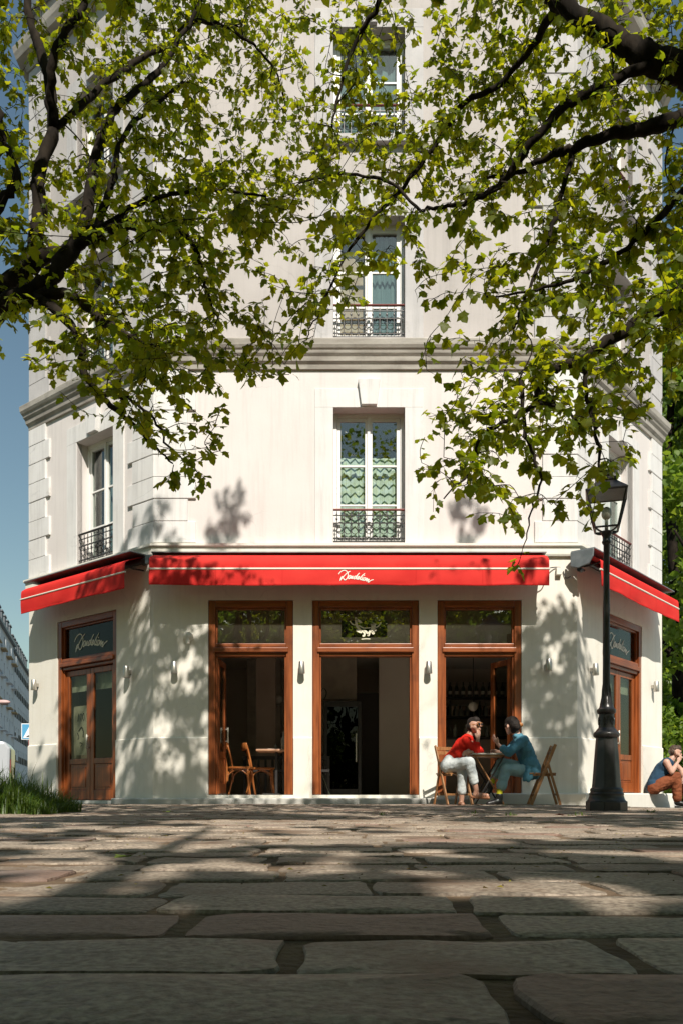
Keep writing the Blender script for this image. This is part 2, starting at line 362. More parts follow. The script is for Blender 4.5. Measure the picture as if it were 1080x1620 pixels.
# the ones that show largest become parts of their own
def insight(c): return c[1] > .45 and abs(c[0]) < .44*c[1]+.2
order = sorted(range(len(cand)), key=lambda i: (not insight(cand[i]), cand[i][1]))
single = set(order[:300])
for i, (x, y, w, h, k) in enumerate(cand):
    z = zg(x,y) + rnd.uniform(-.003,.0035); tilt = (rnd.uniform(-.012,.012), rnd.uniform(-.008,.008), rnd.uniform(-.02,.02))
    if i in single:
        o = link('paving_stone', SETT[k][0], pave, (x,y,z)); o.rotation_euler = tilt; o.scale = (w,h,1)
    else:
        Mx = Matrix.Translation((x,y,z)) @ Euler(tilt).to_matrix().to_4x4() @ Matrix.Diagonal((w,h,1,1))
        rest[1 if k >= 22 else 0].add([Mx @ Vector(p) for p in SETT[k][1].v], SETT[k][1].f)
for q, m in ((0,'granite'),(1,'redstone')):
    if rest[q].v: tag(rest[q].build('far_paving_stones', M[m], pave, smooth=24), kind='stuff')

# crumbs: leaf litter, seeds and little stones in the joints
cr = MB(); lt = MB()
for i in range(1300):
    y = 1.5 + 10.5*rnd.random(); x = rnd.uniform(-.45,.45)*y
    z = zg(x,y)+.004; s_ = rnd.uniform(.0012,.0035); a = rnd.uniform(0,6.3)
    if rnd.random() < .45:
        cr.add([(x+s_*math.cos(a+t), y+s_*math.sin(a+t), z) for t in (0,2.1,4.2)] + [(x,y,z+s_)], [(0,1,3),(1,2,3),(2,0,3)])
    else:
        s_ *= 2.6; up = rnd.uniform(.002,.006)
        lt.add([(x+s_*math.cos(a),y+s_*math.sin(a),z+.001),(x+.5*s_*math.cos(a+1.5),y+.5*s_*math.sin(a+1.5),z+up),(x-s_*math.cos(a),y-s_*math.sin(a),z+.002),(x-.5*s_*math.cos(a+1.5),y-.5*s_*math.sin(a+1.5),z+.003)], [(0,1,2,3)])
tag(cr.build('grit', M['soil']), 'tiny crumbs of grit lying over the paving stones', kind='stuff')
tag(lt.build('leaf_litter', M['litter']), 'small dry yellowish leaf bits scattered over the paving stones', kind='stuff')
# ------------------------------------------------------------------ cafe building
D = 12.8; TL, TR = R(39.3), R(50.7)
CLx, CRx = -2.79, 3.50; LL, LR_ = 3.40, 3.65
P2 = Vector((CLx, D)); P3 = Vector((CRx, D))
P1 = P2 + LL*Vector((-math.cos(TL), math.sin(TL))); P4 = P3 + LR_*Vector((math.cos(TR), math.sin(TR)))
P0 = P1 + Vector((0, 7.5)); P5 = P4 + Vector((0, 6.8)); P5.y = P0.y
OUTLINE = [P0, P1, P2, P3, P4, P5]
ROOT = Vector((0, D, 0))
bld = thing('cafe_building', 'cream and white corner cafe building with chamfered sides and wooden shopfront', 'building', ROOT)
FAC = {'L': (P1, -TL, LL), 'F': (P2, 0.0, CRx-CLx), 'R': (P3, TR, LR_)}
def fput(mb, fac, name, m, parent=bld, smooth=False, bevel=0):
    p, rz, _ = FAC[fac]
    return mb.build(name, m, parent, (p.x-ROOT.x, p.y-ROOT.y, 0), rz, smooth, bevel)
def fworld(fac, s, out, z):
    p, rz, _ = FAC[fac]
    return Vector((p.x + s*math.cos(rz) + out*math.sin(rz), p.y + s*math.sin(rz) - out*math.cos(rz), z))
bline = [(p.x-ROOT.x, p.y-ROOT.y) for p in OUTLINE]

def wall_mb(s0, s1, z0, z1, holes, out, th, e0=0, e1=0):
    """wall slab with rectangular holes; front face at y=-out, back at y=th; e0/e1 mitre at the ends"""
    xs = sorted({s0, s1, *[h[0] for h in holes], *[h[1] for h in holes]}); zs = sorted({z0, z1, *[h[2] for h in holes], *[h[3] for h in holes]})
    xs = [x for x in xs if s0 <= x <= s1]; zs = [z for z in zs if z0 <= z <= z1]
    def solid(i, j):
        if i < 0 or j < 0 or i >= len(xs)-1 or j >= len(zs)-1: return None
        cx, cz = (xs[i]+xs[i+1])/2, (zs[j]+zs[j+1])/2
        return not any(h[0] < cx < h[1] and h[2] < cz < h[3] for h in holes)
    mb = MB(); yf, yb = -out, th
    def X(x, y):
        if x == s0: return x - e0*(-y)
        if x == s1: return x + e1*(-y)
        return x
    for i in range(len(xs)-1):
        for j in range(len(zs)-1):
            if not solid(i,j): continue
            a,b,c,d = xs[i],xs[i+1],zs[j],zs[j+1]
            mb.add([(X(a,yf),yf,c),(X(b,yf),yf,c),(X(b,yf),yf,d),(X(a,yf),yf,d)], [(0,1,2,3)])
            mb.add([(X(a,yb),yb,c),(X(b,yb),yb,c),(X(b,yb),yb,d),(X(a,yb),yb,d)], [(3,2,1,0)])
            for (ii,jj,q) in ((i-1,j,((a,yf,c),(a,yf,d),(a,yb,d),(a,yb,c))),(i+1,j,((b,yf,c),(b,yb,c),(b,yb,d),(b,yf,d))),(i,j-1,((a,yf,c),(a,yb,c),(b,yb,c),(b,yf,c))),(i,j+1,((a,yf,d),(b,yf,d),(b,yb,d),(a,yb,d)))):
                if solid(ii,jj) is False: mb.add(q, [(0,1,2,3)])
    return mb
EXT = {'L': (math.tan((math.pi/2-TL)/2), math.tan(TL/2)), 'F': (math.tan(TL/2), math.tan(TR/2)), 'R': (math.tan(TR/2), math.tan((math.pi/2-TR)/2))}

OPEN = {'L': [(.864,2.497,.05,3.04)], 'F': [(.805,2.072,.14,3.05),(2.355,3.943,.14,3.05),(4.217,5.474,.14,3.05)], 'R': [(.943,2.65,.17,3.06)]}
WINX = {'L': (1.393,2.387), 'F': (2.667,3.735), 'R': (1.22,2.29)}
WINZ = [(3.92,5.934),(6.99,8.80),(9.99,11.62)]
TOP = 13.7
for fc in 'LFR':
    L_ = FAC[fc][2]
    fput(wall_mb(0, L_, 0, 3.76, OPEN[fc], .03, .38, *EXT[fc]), fc, 'ground_floor_wall', M['cream'])
    wz = [(*WINX[fc], a, b) for a, b in WINZ]
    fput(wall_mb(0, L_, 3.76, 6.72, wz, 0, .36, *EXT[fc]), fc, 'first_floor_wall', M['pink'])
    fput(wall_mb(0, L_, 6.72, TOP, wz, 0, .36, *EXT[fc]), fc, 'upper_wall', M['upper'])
# returns, back, slabs, roof
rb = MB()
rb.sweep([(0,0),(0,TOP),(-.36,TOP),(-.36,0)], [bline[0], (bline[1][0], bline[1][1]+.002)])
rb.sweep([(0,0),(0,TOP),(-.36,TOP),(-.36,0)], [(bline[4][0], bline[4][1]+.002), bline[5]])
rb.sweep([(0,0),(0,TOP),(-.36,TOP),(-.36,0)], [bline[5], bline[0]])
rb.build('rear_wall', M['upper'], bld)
inner = [(p[0]*.96, p[1]*.96+.34) for p in bline]
MB().slab([(p[0]*.965,p[1]*.96+.33) for p in bline], 3.42, 3.70).build('first_floor_slab', M['ceiling'], bld)
MB().slab(inner, 6.3, 6.5).build('second_floor_slab', M['soot'], bld)
MB().slab(inner, 9.3, 9.5).build('third_floor_slab', M['soot'], bld)
MB().slab([(p[0]*1.02,p[1]*1.02-.1) for p in bline], TOP+.003, TOP+.25).build('roof', M['zinc'], bld)
MB().slab([(p[0]*.97,p[1]*.97+.2) for p in bline], -.05, .125).build('cafe_floor', M['floor'], bld)
# dark rooms behind the upper windows
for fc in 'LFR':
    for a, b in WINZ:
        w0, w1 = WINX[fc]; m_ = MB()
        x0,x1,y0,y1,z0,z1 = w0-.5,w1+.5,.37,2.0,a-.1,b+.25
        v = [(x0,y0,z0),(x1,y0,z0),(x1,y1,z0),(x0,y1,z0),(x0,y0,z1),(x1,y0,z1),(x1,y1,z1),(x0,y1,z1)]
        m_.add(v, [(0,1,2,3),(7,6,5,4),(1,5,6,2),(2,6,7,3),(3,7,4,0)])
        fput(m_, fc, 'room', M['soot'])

# mouldings that run round the front
def run(prof, name, m, a=0.0, b=1.0, i0=1, i1=4, parent=bld, smooth=False, ext=0):
    return MB().sweep(prof, bline[i0:i1+1]).build(name, m, parent, smooth=smooth)
full = [bline[0], bline[1], bline[2], bline[3], bline[4], bline[5]]
MB().sweep([(0,3.70),(.075,3.70),(.085,3.725),(.085,3.82),(.12,3.84),(.12,3.875),(.015,3.895),(-.02,3.895)], full).build('belt_course', M['cream'], bld)
MB().sweep([(.0,6.50),(.035,6.50),(.045,6.56),(.08,6.60),(.09,6.66),(.12,6.70),(.13,6.74),(.15,6.76),(.17,6.80),(.18,6.88),(.16,6.90),(-.02,6.945)], full).build('cornice', M['cornice'], bld)
MB().sweep([(.0,12.75),(.06,12.75),(.10,12.85),(.22,12.9),(.26,13.0),(.28,13.1),(-.02,13.16)], full).build('upper_cornice', M['cornice'], bld)

# plinth: slightly proud band below one metre, between the openings
for fc in 'LFR':
    L_ = FAC[fc][2]; segs = []; x = 0
    for h in OPEN[fc]: segs.append((x, h[0])); x = h[1]
    segs.append((x, L_))
    for k, (a, b) in enumerate(segs):
        e0, e1 = EXT[fc]
        A0 = a - (e0*.05 if k == 0 else -.004); A1 = a - (e0*.028 if k == 0 else -.004)
        B0 = b + (e1*.05 if k == len(segs)-1 else -.004); B1 = b + (e1*.028 if k == len(segs)-1 else -.004)
        m_ = MB(); zt = 1.0
        m_.add([(A0,-.05,0),(B0,-.05,0),(B0,-.05,zt-.012),(A0,-.05,zt-.012),(A1,-.028,zt+.004),(B1,-.028,zt+.004),(B1,-.028,0),(A1,-.028,0)],
               [(0,1,2,3),(3,2,5,4),(1,6,5,2),(0,3,4,7)])
        fput(m_, fc, 'plinth', M['cream'])

# doorstep running along the front and round to the right
stepL = P2 - ROOT.xy + Vector((-math.cos(TL), math.sin(TL)))*.86
stepR = P4 - ROOT.xy + Vector((math.cos(TR), math.sin(TR)))*.18
MB().sweep([(-.3,-.1),(.16,-.1),(.16,.075),(.145,.09),(-.3,.10)], [stepL, bline[2], (bline[3][0]-1.62, bline[3][1])]).build('step', M['step'], bld, smooth=20)
MB().sweep([(-.3,-.12),(.20,-.12),(.20,.150),(.185,.165),(-.3,.168)], [(bline[3][0]-1.615, bline[3][1]), bline[3], stepR]).build('step', M['cream'], bld, smooth=20)

# quoins: alternate wide and narrow stones at each of the four corners
def quoins(fac, side, z0, z1, mat_, hb=.33):
    L_ = FAC[fac][2]; e0, e1 = EXT[fac]; z = z0; k = 0
    while z < z1-.05:
        h = min(hb, z1-z); w = .62 if k % 2 == 0 else .50
        g0 = .011 if k % 2 == 0 else .003
        o = .034 + rnd.uniform(-.003,.003)
        if side == 0: a, b, ea, eb = 0, w, e0, 0
        else: a, b, ea, eb = L_-w, L_, 0, e1
        m_ = MB(); c = .006
        zz0, zz1 = z+g0, z+h-.002
        def ring(oo, ins, za, zb):
            return [(a-ea*oo+(ins if not ea else 0),-oo,za),(b+eb*oo-(ins if not eb else 0),-oo,za),(b+eb*oo-(ins if not eb else 0),-oo,zb),(a-ea*oo+(ins if not ea else 0),-oo,zb)]
        v = ring(-.004,0,zz0,zz1)+ring(o-c,0,zz0,zz1)+ring(o,c,zz0+c,zz1-c)
        m_.add(v, [(8,9,10,11)]+[(4*r_+i,4*r_+(i+1)%4,4*r_+4+(i+1)%4,4*r_+4+i) for r_ in (0,1) for i in range(4)])
        fput(m_, fac, 'quoin', mat_)
        z += h; k += 1
for fc in 'LFR':
    for sd in (0,1):
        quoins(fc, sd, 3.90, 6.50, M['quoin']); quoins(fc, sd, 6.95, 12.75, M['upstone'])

# window surrounds with keystones
def surround(fac, k):
    w0, w1 = WINX[fac]; a, b = WINZ[k]; m = M['quoin'] if k == 0 else M['upstone']; W = .275
    zb = 3.9 if k == 0 else (6.95 if k == 1 else a-.12)
    fput(MB().box(w0-W, w0, -.018, .1, zb, b+.001), fac, 'window_jamb', m, bevel=.004)
    fput(MB().box(w1, w1+W, -.018, .1, zb, b+.001), fac, 'window_jamb', m, bevel=.004)
    fput(MB().box(w0-W, w1+W, -.0181, .1, b+.0015, b+.28), fac, 'window_lintel', m, bevel=.004)
    c = (w0+w1)/2; kz = b+.02
    fput(MB().prism([(c-.115,kz),(c+.115,kz),(c+.165,kz+.38),(c-.165,kz+.38)], -.085, .05), fac, 'keystone', m, bevel=.006)
    if k == 2: fput(MB().box(w0-W-.03, w1+W+.03, -.1, .1, a-.13, a-.02), fac, 'window_sill', m, bevel=.006)
for fc in 'LFR':
    for k in range(3): surround(fc, k)

# casement windows
M['curtain'] = bpy.data.materials.new('patterned_curtain')
def curtain_mat():
    m = M['curtain']; m.use_nodes = True; nt = m.node_tree; N = nt.nodes; L = nt.links; p = N['Principled BSDF']; p.inputs['Roughness'].default_value = .9
    tc = N.new('ShaderNodeTexCoord'); sp = N.new('ShaderNodeSeparateXYZ'); L.new(tc.outputs['Object'], sp.inputs[0])
    def mth(op, a, b=None):
        n = N.new('ShaderNodeMath'); n.operation = op
        for i, q in enumerate((a, b)):
            if q is None: continue
            if isinstance(q, (int, float)): n.inputs[i].default_value = q
            else: L.new(q, n.inputs[i])
        return n.outputs[0]
    u = mth('DIVIDE', sp.outputs['X'], .13); v = mth('DIVIDE', sp.outputs['Z'], .13)
    row = mth('MODULO', mth('FLOOR', v), 2.0)
    tri = mth('ABSOLUTE', mth('SUBTRACT', mth('FRACT', mth('ADD', u, mth('MULTIPLY', row, .5))), .5))
    cz = mth('SUBTRACT', mth('FRACT', v), .5)
    dk = mth('LESS_THAN', mth('ABSOLUTE', mth('SUBTRACT', cz, mth('MULTIPLY', mth('SUBTRACT', tri, .25), .8))), .13)
    ln = mth('LESS_THAN', mth('ABSOLUTE', mth('SUBTRACT', mth('FRACT', mth('ADD', mth('MULTIPLY', u, 2), .5)), .5)), .035)
    mk = mth('MAXIMUM', dk, mth('MULTIPLY', ln, .5))
    mx = N.new('ShaderNodeMix'); mx.data_type = 'RGBA'; mx.inputs['A'].default_value = (.74,.79,.73,1); mx.inputs['B'].default_value = (.06,.10,.08,1)
    L.new(mk, mx.inputs['Factor']); L.new(mx.outputs['Result'], p.inputs['Base Color'])
curtain_mat()
M['voile'] = mat('grey_voile', (.13,.19,.21), (.19,.26,.28), rough=.9, scale=3, stretch=(6,6,.4))
M['peach'] = mat('peach_blind', (.55,.36,.26), (.68,.50,.38), rough=.9, scale=2.4, stretch=(1,1,1.6), contrast=(.45,.55))

def casement(fac, k, drape=None):
    w0, w1 = WINX[fac]; a, b = WINZ[k]; y0 = .20; c = (w0+w1)/2
    f = MB(); t = .055
    f.box(w0, w0+t, y0, y0+.07, a, b); f.box(w1-t, w1, y0, y0+.07, a, b)
    f.box(w0+t, w1-t, y0+.001, y0+.07, b-t*1.1, b); f.box(w0+t, w1-t, y0+.001, y0+.07, a, a+t)
    win = fput(f, fac, 'window', M['winwhite'], bevel=.005)
    for s_ in (-1, 1):
        x0, x1 = (w0+t+.003, c-.003) if s_ < 0 else (c+.003, w1-t-.003)
        sh = MB(); q = .052; y1 = y0+.012; z0, z1 = a+t+.003, b-t*1.1-.003
        sh.box(x0, x0+q, y1, y1+.045, z0, z1); sh.box(x1-q, x1, y1, y1+.045, z0, z1)
        sh.box(x0+q, x1-q, y1+.001, y1+.045, z1-q, z1); sh.box(x0+q, x1-q, y1+.001, y1+.045, z0, z0+q*1.6)
        hh = (z1-z0)
        bars = [z0+hh*.30, z0+hh*.615]
        for zb in bars: sh.box(x0+q, x1-q, y1+.002, y1+.04, zb-.014, zb+.014)
        p, rz, _ = FAC[fac]
        so_ = sh.build('sash', M['winwhite'], win, bevel=.003)
        zs = [z0+q*1.6]+bars+[z1-q]
        for i in range(3):
            g_ = MB().box(x0+q, x1-q, y1+.02, y1+.024, zs[i]+(.014 if i else 0), zs[i+1]-(.014 if i < 2 else 0))
            g_.build('pane', M['glass'], win)
    f2 = MB().box(c-.022, c+.022, y0-.012, y0+.012, a+t, b-t*1.1); f2.build('meeting_stile', M['winwhite'], win, bevel=.004)
    if drape:
        nn = 44; vs = []; fs = []
        top, m, x0, x1 = drape
        zt = a+.05+(b-a-.1)*top
        for i in range(nn+1):
            x = x0+(x1-x0)*i/nn; yy = y0+.14+.018*math.sin(i*.9)+.01*math.sin(i*2.3)
            vs += [(x,yy,a+.02),(x,yy,zt)]
        fs = [(2*i,2*i+2,2*i+3,2*i+1) for i in range(nn)]
        MB().add(vs, fs).build('curtain', m, win, smooth=True)
    return win
cc_ = lambda fc: (WINX[fc][0]+.05, WINX[fc][1]-.05)
casement('F', 0, (.70, M['curtain'], *cc_('F')))
w0,w1 = WINX['F']
wn2 = casement('F', 1, (.98, M['voile'], (w0+w1)/2, w1-.05)); 
MB().box(w0+.06, (w0+w1)/2-.02, .36, .365, WINZ[1][0]+.06, WINZ[1][0]+1.5).build('blind', M['peach'], wn2)
casement('F', 2, (.98, M['voile'], *cc_('F')))
casement('L', 0, (.98, M['voile'], WINX['L'][0]+.3, WINX['L'][1]-.05)); casement('L', 1, (.9, M['voile'], *cc_('L'))); casement('L', 2, (.9, M['voile'], *cc_('L')))
for k in range(3): casement('R', k, (.95, M['voile'], *cc_('R')))

# wrought-iron window guards
def ringpts(cx, cz, r, a0, a1, y, n=12): return [(cx+r*math.cos(a0+(a1-a0)*i/n), y, cz+r*math.sin(a0+(a1-a0)*i/n)) for i in range(n+1)]
def guard(fac, k):
    w0, w1 = WINX[fac]; a = WINZ[k][0]; y = .035; h = .50; r = .0065
    m_ = MB()
    zr = [a+.035, a+.075, a+.30, a+.415]
    for z in zr[1:]: m_.box(w0+.002, w1-.002, y-r, y+r, z-r, z+r)
    m_.box(w0+.002, w1-.002, y-.012, y+.012, a+.012, a+.03)
    n = 10; st = (w1-w0)/n
    for i in range(1, n+1):
        x = w0+st*(i-.5); m_.box(x-.005, x+.005, y-.005, y+.005, a+.02, a+.475)
        m_.ball((x,y,a+.36), .016, 6, 4, (1,.6,1.6))
        m_.add([(x-.014,y,a+.43),(x,y-.004,a+.41),(x+.014,y,a+.43),(x,y+.004,a+.47)], [(0,1,2,3)])
        x2 = w0+st*i
        if i < n: m_.tube(ringpts(x2, a+.30-.03, .045, 0, math.pi, y), .005, 4); m_.tube(ringpts(x2, a+.185, .048, 0, 2*math.pi, y), .005, 4); m_.tube(ringpts(x2, a+.10, .043, math.pi, 2*math.pi, y), .005, 4)
    for i in range(n):
        x = w0+st*(i+.5); m_.tube(ringpts(x, a+.045, .03, 0, math.pi, y, 6), .004, 4); m_.tube(ringpts(x, a+.245, .02, 0, 2*math.pi, y, 8), .0045, 4)
    g_ = fput(m_, fac, 'balcony_railing', M['dark'])
    MB().tube([(w0+.002,y,a+h),(w1-.002,y,a+h)], .022, 10, flat=.75).build('handrail', M['rail'] if fac != 'L' else M['dark'], g_)
for fc in 'LFR':
    for k in range(3): guard(fc, k)

# ---- lettering and emblem as thin raised strokes
def ribbon(mb, pts, w, y, k=7, taper=.35):
    sm = smoothline(pts, k) if len(pts) > 2 else [np.array(p, float) for p in pts]
    n = len(sm); vs = []
    for i, p in enumerate(sm):
        t = sm[min(i+1,n-1)] - sm[max(i-1,0)]; t = t/ (np.linalg.norm(t)+1e-9)
        ww = w*(.5 if 0 < i < n-1 else .5*taper)
        nx, nz = -t[1]*ww, t[0]*ww
        vs += [(p[0]+nx, y, p[1]+nz), (p[0]-nx, y, p[1]-nz)]
    mb.add(vs, [(2*i,2*i+2,2*i+3,2*i+1) for i in range(n-1)])
SCRIPT = [  # traced as pen strokes, y down, in a 1000-wide box
 [(135,228),(168,182),(222,146),(275,142),(318,172),(336,222),(330,280),(300,332),(262,352),(236,318),(214,276),(184,312),(166,374)],
 [(170,362),(206,314),(256,256),(306,204),(346,176),(384,156)],
 [(398,252),(366,256),(344,292),(346,322),(368,314),(392,268),(398,252),(386,296),(394,322)],
 [(394,322),(410,268),(404,318),(436,264),(440,280),(428,316),(444,322)],
 [(520,266),(488,266),(462,298),(464,326),(488,316),(520,262),(552,226),(586,190)], [(552,226),(516,300),(524,330),(540,324)],
 [(534,316),(570,300),(584,272),(562,274),(542,308),(554,332),(586,314)],
 [(586,320),(640,252),(704,194)], [(700,196),(636,264),(600,316),(610,340),(634,326)],
 [(664,276),(636,324),(640,348),(660,336)],
 [(716,296),(690,294),(668,328),(674,354),(698,342),(722,306),(714,294),(730,302)],
 [(730,318),(708,362)], [(712,352),(748,306),(756,318),(736,362),(746,368)], [(742,362),(786,324),(792,336),(768,376),(784,386),(826,352),(892,326)],
]
def script(mb, x0, z0, width, w, y, slope=0):
    k = width/760.0
    for st in SCRIPT:
        ribbon(mb, [(x0+(p[0]-135)*k, z0-(p[1]-260)*k + slope*(p[0]-510)*k) for p in st], w, y)
    mb.ball((x0+(690-135)*k, y, z0-(246-260)*k), w*.7, 6, 4, (1,.2,1))
EMBLEM = [([(185,245),(240,310),(315,332)],24),([(300,195),(325,195),(325,290),(360,390),(440,465)],52),([(330,205),(390,245),(440,285)],46),([(370,345),(430,370),(500,398),(640,388)],24),
 ([(325,440),(390,480),(450,495)],36),([(440,450),(500,500),(500,560),(460,570)],40),([(480,455),(530,465),(560,505),(590,490)],40),([(640,330),(700,320),(760,315)],30),([(700,320),(690,420),(650,470)],95),
 ([(730,395),(800,360),(835,320),(865,280)],26),([(640,430),(615,490),(595,555),(575,540)],40),([(660,470),(690,520),(715,495)],36),([(690,460),(740,445),(770,432)],30),([(440,640),(535,632),(632,634)],18)]

# ---- wooden shopfronts
M['lace'] = mat('pale_cafe_curtain', (.55,.60,.52), (.70,.74,.66), rough=.9, scale=5, stretch=(4,4,.6))
def rail(mb, x0, x1, y0, y1, z0, z1): mb.box(x0, x1, y0, y1, z0, z1)
def shopfront(fac, h, zt=2.30, fw=.105, gm='glass'):
    x0, x1, z0, z1 = h; e = .004
    f = MB()
    f.box(x0+e, x0+fw, -.02, .16, z0+e, z1-e); f.box(x1-fw, x1-e, -.02, .16, z0+e, z1-e)
    fr = fput(f, fac, 'shopfront_frame', M['wood'], bevel=.008)
    t = MB().box(x0+fw, x1-fw, -.0195, .16, z1-fw, z1-e)
    t.build('head_rail', M['woodh'], fr, bevel=.008)
    t = MB().box(x0+fw-.03, x1-fw+.03, -.045, .12, zt-.03, zt+.045).box(x0+fw, x1-fw, -.012, .14, zt+.045, zt+.11).box(x0+fw, x1-fw, .0, .14, zt-.085, zt-.03)
    t.build('transom_bar', M['woodh'], fr, bevel=.012)
    s = MB(); q = .028
    s.box(x0+fw, x0+fw+q, .02, .10, zt+.11, z1-fw); s.box(x1-fw-q, x1-fw, .02, .10, zt+.11, z1-fw); s.box(x0+fw+q, x1-fw-q, .021, .10, z1-fw-q, z1-fw)
    s.box(x0+fw, x0+fw+q, .02, .12, z0+e, zt-.085); s.box(x1-fw-q, x1-fw, .02, .12, z0+e, zt-.085)
    s.build('stop_bead', M['wood'], fr, bevel=.006)
    MB().box(x0+fw+q, x1-fw-q, .055, .061, zt+.11, z1-fw-q).build('pane', M[gm], fr)
    return fr
def door_leaf(mb_parent, w, z0, z1, x, y, ang, split=.30, hinge=1, name='door', handle=True):
    """glazed leaf hinged at (x,y), hinge=+1 leaf extends to +x before turning"""
    st = .095; t = .045; zz = z0+(z1-z0)*split
    l = MB(); l.box(0, st, -t/2, t/2, z0, z1); l.box(w-st, w, -t/2, t/2, z0, z1)
    l.box(st, w-st, -t/2+.001, t/2-.001, z0, z0+.16); l.box(st, w-st, -t/2+.001, t/2-.001, zz-.06, zz+.03); l.box(st, w-st, -t/2+.001, t/2-.001, z1-.09, z1)
    g_ = MB().box(st, w-st, -.004, .004, zz+.03, z1-.09)
    p_ = MB().box(st, w-st, -.008, .008, z0+.16, zz-.06).box(st+.045, w-st-.045, -.017, .017, z0+.205, zz-.105)
    hd = MB().tube([(w-.045, -t/2-.035, zz+.18),(w-.045,-t/2-.035, zz+.42)], .011, 8).box(w-.052,w-.038,-t/2-.04,-t/2,zz+.2,zz+.215).box(w-.052,w-.038,-t/2-.04,-t/2,zz+.385,zz+.4)
    parts = []
    for mbx in (l, g_, p_, hd):
        if hinge < 0: mbx.v = [(-a,b,c) for a,b,c in mbx.v]; mbx.f = [tuple(reversed(q)) for q in mbx.f]
    d = l.build(name, M['wood'], mb_parent[0], bevel=.006)
    p, rz, _ = FAC[mb_parent[1]]
    w_ = Vector((p.x-ROOT.x + x*math.cos(rz) - y*math.sin(rz), p.y-ROOT.y + x*math.sin(rz) + y*math.cos(rz), 0))
    d.location = w_; d.rotation_euler = (0,0,rz+ang)
    g_.build('pane', M['glassdoor'], d); p_.build('panel', M['wood'], d, bevel=.006)
    if handle: hd.build('handle', M['letter'], d, smooth=True)
    return d
for i, h in enumerate(OPEN['F']):
    fr = shopfront('F', h)
    if i == 0: door_leaf((bld,'F'), .54, .16, 2.20, h[0]+.12, .10, R(86), handle=True)
    if i == 2: door_leaf((bld,'F'), .54, .16, 2.20, h[1]-.12, .10, R(-66), hinge=-1, handle=False)
    if i == 1:
        em = MB(); c = (h[0]+h[1])/2+.0; k = .80/1080*.93
        for pts, w in EMBLEM: ribbon(em, [(c+(p[0]-530)*k, 2.66-(p[1]-380)*k) for p in pts], w*k, .050, taper=.8)
        em.build('emblem', M['gold'], fr)
        bx = MB().box(c-.36, c+.33, .16, .175, 2.53, 2.78).box(c-.32,c-.29,.16,.175,2.78,2.98).box(c+.24,c+.27,.16,.175,2.78,2.98)
        bx.build('sign_board', M['soot'], fr)
for fc in 'LR':
    h = OPEN[fc][0]; fr = shopfront(fc, h, gm='glassdoor')
    x0, x1 = h[0]+.135, h[1]-.135; c = (x0+x1)/2
    door_leaf((bld,fc), c-x0-.003, h[2]+.012, 2.205, x0, .075, 0, hinge=1)
    door_leaf((bld,fc), x1-c-.003, h[2]+.012, 2.205, x1, .075, 0, hinge=-1, handle=False)
    t = MB(); script(t, c-.44, 2.66, .92, .019, .049, slope=.04); t.build('lettering', M['letter'], fr)
    MB().box(h[0]+.14, h[1]-.14, .15, .155, 1.86, 2.21).build('cafe_curtain', M['lace'], fr)
    MB().box(h[0]+.1, h[1]-.1, .34, .345, 2.36, 3.0).build('backing_panel', M['soot'], fr)
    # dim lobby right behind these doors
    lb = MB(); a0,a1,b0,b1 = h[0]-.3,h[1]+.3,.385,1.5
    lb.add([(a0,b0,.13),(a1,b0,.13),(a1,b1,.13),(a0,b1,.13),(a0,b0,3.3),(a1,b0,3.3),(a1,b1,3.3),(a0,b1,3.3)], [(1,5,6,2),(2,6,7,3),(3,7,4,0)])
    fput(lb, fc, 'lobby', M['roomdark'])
# menu poster behind the left door
h = OPEN['L'][0]
pf = fput(MB().box(h[0]+.24, h[0]+.66, .135, .139, .80, 1.62), 'L', 'poster', M['paper'])
ik = MB(); x = h[0]+.28
for st, w in (([(.06,.0),(.10,.13),(.10,.0)],.016),([(.15,.02),(.135,.09),(.17,.13),(.19,.06),(.16,.0)],.016),([(.22,.02),(.205,.09),(.24,.13),(.26,.06),(.23,.0)],.016),([(.28,.0),(.33,.14)],.014),([(.09,-.16),(.18,-.10),(.23,-.18),(.22,-.27)],.03),([(.05,-.18),(.1,-.25),(.07,-.3)],.02),([(.12,-.35),(.2,-.37),(.15,-.42)],.018)):
    ribbon(ik, [(x+p[0], 1.36+p[1]) for p in st], w, .131)
ik.build('poster_print', M['ink'], pf)
